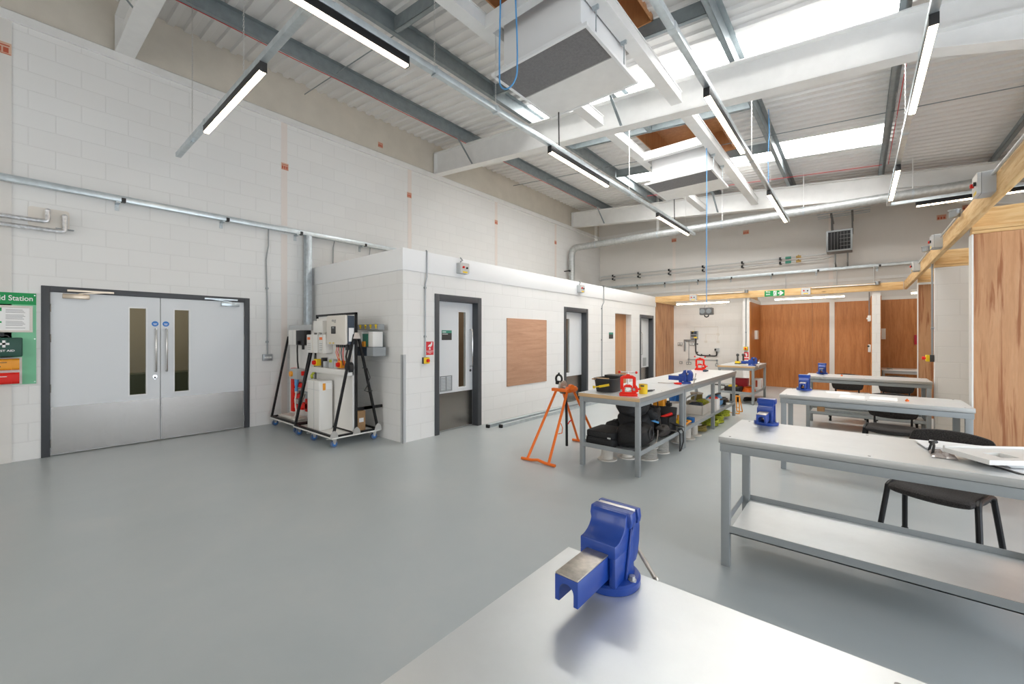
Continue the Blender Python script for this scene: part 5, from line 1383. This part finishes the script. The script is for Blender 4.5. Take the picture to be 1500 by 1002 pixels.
# spools and coils on the floor
spool((-2.345, 4.62, 0), .118, .20, None, 'bare white spool on the floor under the flat case', core=.6, group=SG)
spool((-2.20, 4.86, 0), .118, .19, None, 'second white spool on the floor behind the first', core=.6, group=SG)
spool((-1.99, 4.98, 0), .13, .15, 'cablegrey', 'grey cable spool on the floor nearest the bench corner', group=SG)
spool((-1.96, 5.36, 0), .11, .19, 'cablegrey', 'grey cable spool on the floor below the canvas bag', group=SG)
spool((-2.26, 5.30, 0), .12, .18, 'cablegrey', 'grey cable spool at the back under the bags', group=SG)
spool((-1.945, 6.02, 0), .10, .11, None, 'small empty white spool by the joined bench legs', core=.55, group=SG)
spool((-1.93, 6.32, 0), .118, .205, None, 'tall white spool past the small empty one', core=.5, group=SG)
spool((-1.91, 6.60, 0), .11, .18, None, 'white spool third from the joined bench legs', core=.5, group=SG)
def coil(c, r, n, m, label, tilt=0.0, tr=.012):
    t = T('cable_coil', label, 'coil', c, 0, 'cable coils on the floor')
    rr = random.Random(int(c[1]*100)); b = MB()
    for k in range(n):
        R_ = r*(1-.10*rr.random()); ox, oy = rr.uniform(-.012, .012), rr.uniform(-.012, .012); z = tr+tr*1.5*(k//2)
        ph = rr.uniform(0, 6)
        b.tube([(ox+R_*math.cos(a), oy+R_*math.sin(a), z+.008*(1+math.sin(2*a+ph))+tilt*R_*(1+math.cos(a))) for a in [2*PI*j/22 for j in range(22)]], tr, 6, closed=True)
    b.build('cable_turns', m, t, local=True); return t
coil((-1.96, 6.98, 0), .12, 8, 'cableolive', 'olive yellow cable coil just before the middle bench legs')
coil((-1.92, 7.50, 0), .14, 10, 'lime', 'green yellow cable coil just past the middle bench legs')
coil((-1.93, 7.84, 0), .14, 12, 'lime', 'green yellow cable coil, second past the middle legs')
coil((-1.93, 8.30, 0), .14, 10, 'lime', 'green yellow cable coil leaning up near the end legs', .2)
t = T('pipe_stand', 'small amber folding stand on the floor at the end of the long bench', 'stand', (-1.80, 9.05, 0))
for s in (-1, 1):
    MB().tube([(-1.80+s*.05, 8.93, .01), (-1.80+s*.03, 9.05, .33)], .010, 8).tube([(-1.80+s*.05, 9.22, .01), (-1.80+s*.03, 9.06, .33)], .010, 8).build('leg', 'orange2', t)
MB().tube([(-1.85, 8.93, .01), (-1.75, 8.93, .01)], .010, 8).tube([(-1.85, 9.22, .01), (-1.75, 9.22, .01)], .010, 8).tube([(-1.84, 9.05, .33), (-1.76, 9.05, .33)], .014, 8).tube([(-1.84, 8.97, .12), (-1.76, 8.97, .12)], .006, 6).build('cross_bars', 'orange2', t)
MB().tube([(-1.85, 8.93, .015), (-2.05, 8.96, .015)], .006, 6).build('stay', 'orange2', t)

# far bench shelf and the floor below it
t = T('red_storage_box', 'crimson box standing on the shelf of the far bench', 'box', (-2.16, 11.05, SZ))
MB().box(-2.28, 11.02, SZ, -2.0, 11.30, SZ+.26).build('carton', 'crimson', t, bev=.006)
t = T('frying_tool', 'black and yellow tool with a long handle on the far bench shelf', 'tool', (-2.28, 10.55, SZ))
MB().rbox(-2.36, 10.42, SZ, -2.02, 10.72, SZ+.12, .05).build('tool_body', 'blackplastic', t, bev=.01)
MB().cyl((-2.36, 10.55, SZ+.13), (-2.62, 10.40, SZ+.15), .014, n=8).build('long_handle', 'charcoal', t)
MB().rbox(-2.28, 10.46, SZ+.12, -2.12, 10.66, SZ+.15, .03).build('yellow_cap', 'yellow', t)
t = T('orange_hose', 'coiled orange red hose on the far bench shelf', 'hose', (-1.88, 10.75, SZ))
b = MB()
for k in range(5): b.tube([(-1.93+(.13-.012*k)*math.cos(a), 10.80+(.26-.02*k)*math.sin(a), SZ+.014+.018*k) for a in [2*PI*j/24 for j in range(24)]], .012, 6, closed=True)
b.build('hose_turns', 'orange', t)
t = T('printed_carton', 'white and red printed carton at the end of the far bench shelf', 'carton', (-1.82, 11.6, SZ))
MB().box(-1.93, 11.50, SZ, -1.78, 11.72, SZ+.24).build('carton', 'paper', t)
MB().box(-1.779, 11.52, SZ+.03, -1.778, 11.56, SZ+.21).box(-1.90, 11.498, SZ+.04, -1.86, 11.4995, SZ+.2).build('carton_print', 'rednotice', t)
spool((-2.16, 10.52, 0), .105, .21, 'cableblack', 'black cable spool with pale flanges under the far bench', flange='creamplastic')
coil((-1.92, 10.95, 0), .13, 6, 'cableblack', 'black cable coil on the floor under the far bench')
# ------------------------------------------------------------------ booths
BT0, BT1 = 2.57, 2.75
FYB, XB = 12.90, .86
def part(name, label, loc, group='booth partitions'): return T(name, label, 'partition', loc, 0, group)
# far row
t = part('booth_partition', 'pale plywood side panel closing the white booth against the inner block', (FX+.02, 13.7, 0))
MB().box(FX+.002, 12.93, 0, FX+.02, BY-.03, 2.57).build('ply_panel', 'ply_pale', t)
t = part('booth_partition', 'white block partition between the white booth and the plywood booth', (-2.36, 13.7, 0))
MB().box(-2.44, 12.93, 0, -2.285, BY-.03, 2.57).build('block_core', 'block_small', t)
MB().box(-2.285, 12.95, 0, -2.266, BY-.05, 2.46).build('ply_lining', 'ply_v', t)
MB().box(-2.285, 12.95, 2.46, -2.262, BY-.05, 2.50).build('cover_strip', 'whiteplastic', t)
t = part('booth_partition', 'white block pier standing at the middle of the far row of booths', (.335, 13.7, 0))
MB().box(.262, 12.93, 0, .412, BY-.03, 2.57).build('block_core', 'block_small', t)
MB().box(.246, 12.95, 0, .262, BY-.05, 2.46).box(.412, 12.95, 0, .428, BY-.05, 2.46).build('ply_lining', 'ply_v', t)
t = T('booth_back_wall', 'white block back wall of the far booth with the wiring', 'wall panel', (-3.67, BY-.02, 0))
MB().box(FX+.02, BY-.03, 0, -2.44, BY-.012, 2.57).build('block_face', 'block_small', t)
for xa, xb, lb in ((-2.264, -.992, 'orange plywood back panel of the far booth, wider piece beside the white pier'), (-.988, .244, 'orange plywood back panel behind the white batten'), (.43, 3.6, 'orange plywood back panel of the far corner booth')):
    t = T('ply_back_panel', lb, 'panel', ((xa+xb)/2, BY-.04, 0), 0, 'plywood back panels')
    MB().box(xa, BY-.05, 0, xb, BY-.03, 2.46).build('ply_sheet', 'ply_v', t)
    MB().box(xa, BY-.056, 2.46, xb, BY-.03, 2.54).build('cover_strip', 'whiteplastic', t)
t = MB().box(-.60, BY-.062, 0, -.487, BY-.051, 2.47).build('wall_batten', 'whiteplastic'); tag(t, 'white vertical batten on the plywood back wall', 'batten')
# right hand row, end walls facing the viewer
t = part('booth_partition', 'pale plywood end wall with dark streaks, nearest of the booths', (2.1, 6.05, 0))
MB().box(XB+.012, 6.0, 0, 3.6, 6.018, 2.50).build('ply_panel', 'ply_pale', t)
MB().box(XB, 5.998, 0, XB+.012, 6.14, 2.50).build('edge_strip', 'whiteplastic', t)
MB().box(XB+.012, 6.018, 0, 3.6, 6.12, 2.50).build('stud_core', 'pine_x', t)
t = part('booth_partition', 'white block end wall with an emergency stop on its edge', (2.1, 8.62, 0))
MB().box(XB+.005, 8.56, 0, 3.6, 8.68, 2.50).build('block_core', 'block_small', t)
t = part('booth_partition', 'narrow plywood end wall beyond the emergency stop', (2.1, 10.78, 0))
MB().box(XB+.008, 10.72, 0, 3.6, 10.74, 2.46).build('ply_panel', 'ply_pale', t)
MB().box(XB, 10.715, 0, XB+.008, 10.84, 2.50).box(XB+.008, 10.712, 2.46, 3.6, 10.74, 2.50).build('edge_strip', 'whiteplastic', t)
MB().box(XB+.008, 10.74, 0, 3.6, 10.84, 2.46).build('stud_core', 'pine_x', t)
# timber head beams
def timber(p0, p1, m, label):
    return tag(MB().box(*p0, *p1).build('timber_beam', m, bev=.003), label, 'beam', 'timber booth beams')
timber((FX, 12.88, BT0), (XB-.06, 12.93, BT1), 'pine_x', 'timber beam along the far booths, carrying the exit sign')
timber((XB-.05, 2.6, BT0), (XB, 12.93, BT1), 'pine_y', 'timber beam running along the near booths, with button boxes')
for y, lb in ((6.02, 'cross timber over the nearest plywood end wall'), (8.58, 'cross timber over the white block end wall'), (10.74, 'cross timber over the narrow plywood end wall')):
    timber((XB+.003, y, BT0), (3.6, y+.05, BT1), 'pine_x', lb)
    o = MB().box(XB+.003, y-.015, 2.503, 3.6, y+.09, 2.534).box(XB+.003, y-.02, 2.537, 3.6, y+.095, BT0-.002).build('top_plate', 'pine_x', bev=.002)
    tag(o, lb.replace('cross timber over', 'double timber plate capping'), 'timber', 'timber plates on the end walls')
for x, lb in ((-4.86, 'joist at the block wall end of the far booths'), (-2.40, 'joist over the first white partition of the far booths'), (-.55, 'joist over the white batten of the plywood booth'), (.33, 'joist over the white pier of the far booths')):
    timber((x, 12.931, BT0), (x+.05, BY-.031, BT1-.02), 'pine_y', lb)
# strip lights fixed under the beams
def batten(x0, x1, y, label):
    t = T('mounted_strip_light', label, 'light', ((x0+x1)/2, y, 2.48), 0, 'booth strip lights')
    MB().rbox(x0, y-.03, 2.50, x1, y+.03, 2.565, .008, 'x').build('housing', 'whiteplastic', t)
    MB().rbox(x0+.01, y-.028, 2.468, x1-.01, y+.028, 2.50, .012, 'x').build('diffuser', 'batten', t)
batten(-4.27, -2.80, 12.99, 'lit strip light under the beam of the white booth')
batten(-1.70, -.235, 12.99, 'lit strip light under the beam of the plywood booth')
batten(.93, 2.40, 13.05, 'lit strip light in the far corner booth')
# button boxes and conduit on the beams
XF = XB-.05
for y, z, lb in ((4.86, 2.69, 'grey button box nearest the viewer on the timber beam'), (7.42, 2.69, 'grey button box in the middle of the near timber beam'), (9.80, 2.69, 'grey button box farthest along the near timber beam')):
    dup(iso, (XF, y, z), -PI/2, lb)
for c in [o for o in bpy.data.objects if o.name.startswith('mounted_control_box')]:
    if c.location.y < 10 and c.location.x > 0:
        for ch in list(c.children):
            if ch.name.startswith('feed_conduit'): bpy.data.objects.remove(ch)
for x, lb in ((-3.73, 'grey button box on the beam of the white booth'), (-1.005, 'grey button box on the beam beside the exit sign')):
    q = dup(iso, (x, 12.88, 2.65), 0, lb)
    for ch in list(q.children):
        if ch.name.startswith('feed_conduit'): bpy.data.objects.remove(ch)
def run(pts, label, r=.012, box=None):
    t = T('mounted_conduit', label, 'conduit', pts[0], 0, 'conduit runs on the beams')
    MB().tube(pts, r, 8).build('conduit', 'conduit_pale', t)
    for b in box or []:
        MB().cyl((b[0], b[1], b[2]-.03), (b[0], b[1], b[2]+.03), .042, n=16).cyl((b[0], b[1], b[2]+.03), (b[0], b[1], b[2]+.045), .05, n=16).build('round_box', 'conduit', t)
run([(XF-.02, 2.8, 2.735), (XF-.02, 4.75, 2.735)], 'conduit on the near beam leading to the closest button box')
run([(XF-.02, 6.18, 2.735), (XF-.02, 7.31, 2.735)], 'conduit on the near beam between a round box and the middle button box', box=[(XF-.05, 6.12, 2.745)])
run([(XF-.02, 8.55, 2.735), (XF-.02, 9.69, 2.735)], 'conduit on the near beam above the white block end wall', box=[(XF-.045, 8.48, 2.765)])
run([(-3.61, 12.86, 2.725), (-2.36, 12.86, 2.725)], 'conduit along the white booth beam', box=[(-2.34, 12.84, 2.735)])
run([(-.89, 12.86, 2.725), (.33, 12.86, 2.725)], 'conduit along the plywood booth beam', box=[(.36, 12.84, 2.735)])
run([(.33, 14.42, 3.35), (.33, 14.42, 2.9), (.33, 13.0, 2.80), (.36, 12.86, 2.78)], 'conduit dropping from the far trunking to the plywood booth beam')
run([(-1.62+.0, 14.50, 3.34), (-1.62, 14.50, 2.6)], 'conduit dropping from the far trunking behind the exit sign', r=.010)
run([(-4.35, 14.50, 3.34), (-4.35, 14.50, 2.6)], 'conduit dropping from the far trunking behind the white booth', r=.010)
run([(-.44, 14.50, 3.5), (-.44, 14.50, 2.6)], 'conduit running below the fan heater', r=.010)
# exit sign on the far beam
t = T('exit_sign', 'green fire exit sign with arrow on the timber beam', 'sign', (-1.69, 12.87, 2.57))
MB().box(-1.915, 12.872, 2.572, -1.465, 12.88, 2.722).build('panel', 'green', t)
text('lettering', 'Fire\nexit', .062, 'lettering', t, (-1.835, 12.871, 2.660), RY, bold=.001)
b = MB().box(-1.712, 12.8712, 2.584, -1.642, 12.872, 2.71)
b.build('picture_panel', 'lettering', t)
b = MB().cyl((-1.672, 12.8708, 2.695), (-1.672, 12.8712, 2.695), .009, n=12)
for p, q in (((-1.678, 2.683), (-1.69, 2.645)), ((-1.69, 2.645), (-1.668, 2.62)), ((-1.668, 2.62), (-1.68, 2.592)), ((-1.69, 2.645), (-1.702, 2.615)), ((-1.702, 2.615), (-1.71, 2.61)), ((-1.68, 2.678), (-1.655, 2.665)), ((-1.68, 2.678), (-1.70, 2.662))):
    b.bar((p[0], 12.871, p[1]), (q[0], 12.871, q[1]), .008, .0006, (0, 1, 0))
b.build('running_figure', 'green', t)
MB().prism([(-1.610, 2.632), (-1.555, 2.632), (-1.585, 2.590), (-1.545, 2.590), (-1.485, 2.647), (-1.545, 2.704), (-1.585, 2.704), (-1.555, 2.662), (-1.610, 2.662)], 'y', 12.8708, 12.872).build('arrow', 'lettering', t)

# emergency stops on the booth edges
def estop(c, rz, ztop, label):
    t = T('mounted_emergency_stop', label, 'emergency stop', c, rz, 'booth emergency stops')
    MB().box(-.05, -.045, -.05, .05, 0, .05).build('back_box', 'charcoal', t, local=True, bev=.004)
    MB().box(-.048, -.085, -.048, .048, -.045, .048).build('yellow_front', 'yellow', t, local=True, bev=.006)
    MB().cyl((0, -.085, 0), (0, -.098, 0), .016, n=14).cyl((0, -.098, 0), (0, -.125, 0), .027, .022, n=18).build('red_button', 'redplastic', t, local=True)
    MB().tube([(0, -.018, .05), (0, -.018, ztop-c[2])], .011, 8).build('conduit', 'conduit', t, local=True)
    MB().cyl((0, 0, (ztop-c[2])*.32), (0, -.03, (ztop-c[2])*.32), .02, n=10).build('saddle', 'conduit', t, local=True)
estop((XB, 8.62, 1.18), -PI/2, 2.565, 'yellow emergency stop with conduit on the edge of the white end wall')
estop((-2.365, 12.93, 1.17), 0, 2.565, 'yellow emergency stop on the front of the white partition')
t = T('emergency_stop_sign', 'red and white notice below the emergency stop on the white partition', 'sign', (-2.36, 12.92, .85))
MB().box(-2.43, 12.924, .85, -2.29, 12.93, 1.08).build('panel', 'lettering', t)
MB().box(-2.42, 12.9235, .93, -2.30, 12.924, 1.07).box(-2.42, 12.9235, .86, -2.30, 12.924, .905).build('red_field', 'redsign', t)
MB().prism([(-2.40, 1.03), (-2.35, 1.045), (-2.33, .99), (-2.345, .945), (-2.365, .945), (-2.37, .99)], 'y', 12.923, 12.9235).build('hand_pictogram', 'lettering', t)
# small boxes on the booth walls
def wbox(lo, hi, m, label, cat='switch', knob=None):
    t = T('wall_switch', label, cat, [(lo[i]+hi[i])/2 for i in range(3)], 0, 'small boxes on the booth walls')
    MB().box(*lo, *hi).build('box_body', m, t, bev=.004)
    if knob: MB().cyl(*knob, .022, n=14).build('dial', 'blackplastic', t)
    return t
wbox((-2.264, 13.56, 1.42), (-2.20, 13.80, 1.675), 'whiteplastic', 'white tall box on the plywood side of the first partition')
q = wbox((.196, 12.97, 1.13), (.246, 13.12, 1.31), 'whiteplastic', 'white box with a dark dial on the plywood face of the pier', knob=((.20, 12.965, 1.27), (.20, 12.958, 1.27)))
q = wbox((.186, 12.97, 1.86), (.246, 13.07, 2.0), 'whiteplastic', 'white box under a conduit high on the plywood face of the pier')
MB().cyl((.216, 13.02, 2.0), (.216, 13.02, 2.56), .011, n=8).build('conduit', 'conduit', q)
MB().cyl((.186, 13.02, 1.93), (.165, 13.02, 1.93), .02, n=10).build('stub', 'whiteplastic', q)
wbox((.47, BY-.10, 1.43), (.565, BY-.051, 1.71), 'whiteplastic', 'white tall box on the back wall of the corner booth')
wbox((1.10, BY-.12, 1.30), (1.17, BY-.051, 1.54), 'crimson', 'dark red box on the back wall of the corner booth', 'box')
t = T('side_table', 'small white topped table in the far corner booth', 'table', (.95, 13.9, 0))
MB().box(.46, 13.55, .67, 1.6, 14.3, .70).build('table_top', 'whiteplastic', t, bev=.004)
for x in (.48, 1.55):
    for y in (13.58, 14.25): MB().box(x, y, 0, x+.035, y+.035, .67).build('leg', 'greyplastic', t)
MB().box(.50, 13.585, .60, 1.56, 13.61, .67).build('apron', 'greyplastic', t)
t = tag(MB().box(.56, 13.62, .70, .66, 13.95, .715).build('drawing_tube', 'midgrey', bev=.003), 'grey flat bar lying on the white side table', 'bar')
# wiring practice board of the white booth
W = BY-.031
t = T('consumer_unit', 'grey consumer unit with yellow labels on the white booth wall', 'consumer unit', (-4.19, W, 1.43))
MB().box(-4.305, W-.09, 1.43, -4.08, W, 1.685).build('enclosure', 'midgrey', t, bev=.004)
MB().box(-4.28, W-.093, 1.58, -4.20, W-.09, 1.66).box(-4.28, W-.093, 1.50, -4.12, W-.09, 1.54).build('breakers', 'blackplastic', t)
MB().box(-4.19, W-.093, 1.58, -4.10, W-.09, 1.67).build('blue_label', 'navy', t)
MB().box(-4.19, W-.093, 1.445, -4.09, W-.09, 1.49).box(-4.24, W-.093, 1.66, -4.18, W-.09, 1.68).build('yellow_label', 'yellow', t)
t = T('metal_trunking', 'bent metal trunking below the consumer unit', 'trunking', (-4.4, W, 1.2))
MB().box(-4.53, W-.04, 1.345, -4.16, W, 1.40).box(-4.53, W-.04, 1.0, -4.475, W, 1.345).build('trunking', 'conduit', t, bev=.003)
def outlet(x, z, w, lb):
    t = T('socket_outlet', lb, 'socket', (x, W, z), 0, 'metal sockets on the white booth wall')
    MB().box(x-w/2, W-.04, z-.045, x+w/2, W, z+.045).build('back_box', 'conduit', t, bev=.006)
    b = MB()
    for k in range(2 if w > .1 else 1):
        xx = x + (k-.5)*.075 if w > .1 else x
        b.box(xx-.026, W-.043, z-.026, xx+.026, W-.04, z+.02)
    b.build('face', 'whiteplastic', t)
outlet(-4.66, 1.25, .16, 'metal double socket on the white wall left of the bent trunking')
outlet(-4.26, 1.25, .16, 'metal double socket directly under the consumer unit')
outlet(-4.375, .60, .16, 'metal double socket low down on the steel conduit')
outlet(-3.50, .58, .09, 'metal single socket at the end of the low conduit')
outlet(-4.63, .61, .09, 'small low socket near the plywood side panel')
t = T('steel_conduit', 'thin steel conduit looping low across the white booth wall', 'conduit', (-3.9, W, .72))
MB().tube([(-4.375, W-.015, 1.343), (-4.375, W-.015, .646)], .010, 8).tube([(-4.375, W-.015, .73), (-3.50, W-.015, .725)], .010, 8).tube([(-3.5, W-.015, .725), (-3.5, W-.015, .62)], .010, 8).build('conduit', 'conduit', t)
MB().cyl((-4.375, W-.035, .73), (-4.375, W, .73), .03, n=12).cyl((-3.5, W-.035, .725), (-3.5, W, .725), .03, n=12).build_each('round_box', 'conduit', t)
t = T('armoured_cable', 'thick dark cable from the consumer unit to a rotary switch', 'cable', (-3.9, W, .87))
MB().tube([(-4.15, W-.03, 1.43), (-4.15, W-.03, 1.02), (-4.13, W-.03, .94), (-4.08, W-.03, .89), (-4.0, W-.03, .868), (-3.56, W-.03, .868), (-3.51, W-.03, .885), (-3.50, W-.03, .93), (-3.50, W-.03, 1.03)], .022, 10).build('cable', 'charcoal', t)
b = MB()
for x, z in ((-4.10, 1.25), (-4.10, .97)): b.box(x-.02, W-.03, z-.02, x+.02, W, z+.02)
for x in (-3.97, -3.72): b.box(x-.02, W-.03, .88, x+.02, W, .92)
b.build_each('cleat', 'blackplastic', t)
t = T('rotary_switch', 'pale rotary switch at the end of the thick dark cable', 'switch', (-3.5, W, 1.06))
MB().box(-3.56, W-.07, 1.02, -3.42, W, 1.13).build('box_body', 'greyplastic', t, bev=.006)
MB().cyl((-3.53, W-.07, 1.075), (-3.53, W-.09, 1.075), .03, n=14).build('dial', 'blackplastic', t)
t = T('white_mini_trunking', 'thin cream trunking with round boxes high on the white booth wall', 'trunking', (-3.8, W, 1.7))
MB().box(-4.19, W-.012, 1.68, -4.175, W, 1.83).box(-4.19, W-.012, 1.815, -3.46, W, 1.83).box(-3.475, W-.012, 1.32, -3.46, W, 1.83).box(-3.84, W-.012, 1.57, -3.46, W, 1.585).box(-3.84, W-.012, 1.36, -3.825, W, 1.585).build('trunking', 'creamplastic', t)
MB().box(-3.875, W-.025, 1.29, -3.79, W, 1.37).box(-3.51, W-.025, 1.29, -3.425, W, 1.37).cyl((-3.467, W-.03, 1.575), (-3.467, W, 1.575), .045, n=16).build('switch_plates', 'creamplastic', t)

# ------------------------------------------------------------------ camera, daylight and view
cam = bpy.data.cameras.new('camera'); co = bpy.data.objects.new('camera', cam); C.objects.link(co)
YAW = math.atan(506/605)
co.location = (0, 0, 1.5); co.rotation_euler = (PI/2, 0, YAW)
cam.sensor_width = 36; cam.sensor_fit = 'HORIZONTAL'; cam.lens = 605/1500*36
cam.shift_y = -8/1500
cam.clip_start = .05; cam.clip_end = 100
sc = bpy.context.scene; sc.camera = co
w = bpy.data.worlds.new('world'); sc.world = w; w.use_nodes = True
w.node_tree.nodes['Background'].inputs['Color'].default_value = (.85, .92, 1, 1)
w.node_tree.nodes['Background'].inputs['Strength'].default_value = .6
sc.view_settings.view_transform = 'Standard'; sc.view_settings.look = 'None'
sc.view_settings.gamma = 1; sc.view_settings.use_curve_mapping = False
sc.view_settings.exposure = 0.22
sc.cycles.max_bounces = 10; sc.cycles.diffuse_bounces = 6; sc.cycles.glossy_bounces = 4
sc.cycles.transmission_bounces = 6
sc.cycles.use_denoising = True
sc.cycles.sample_clamp_indirect = 6
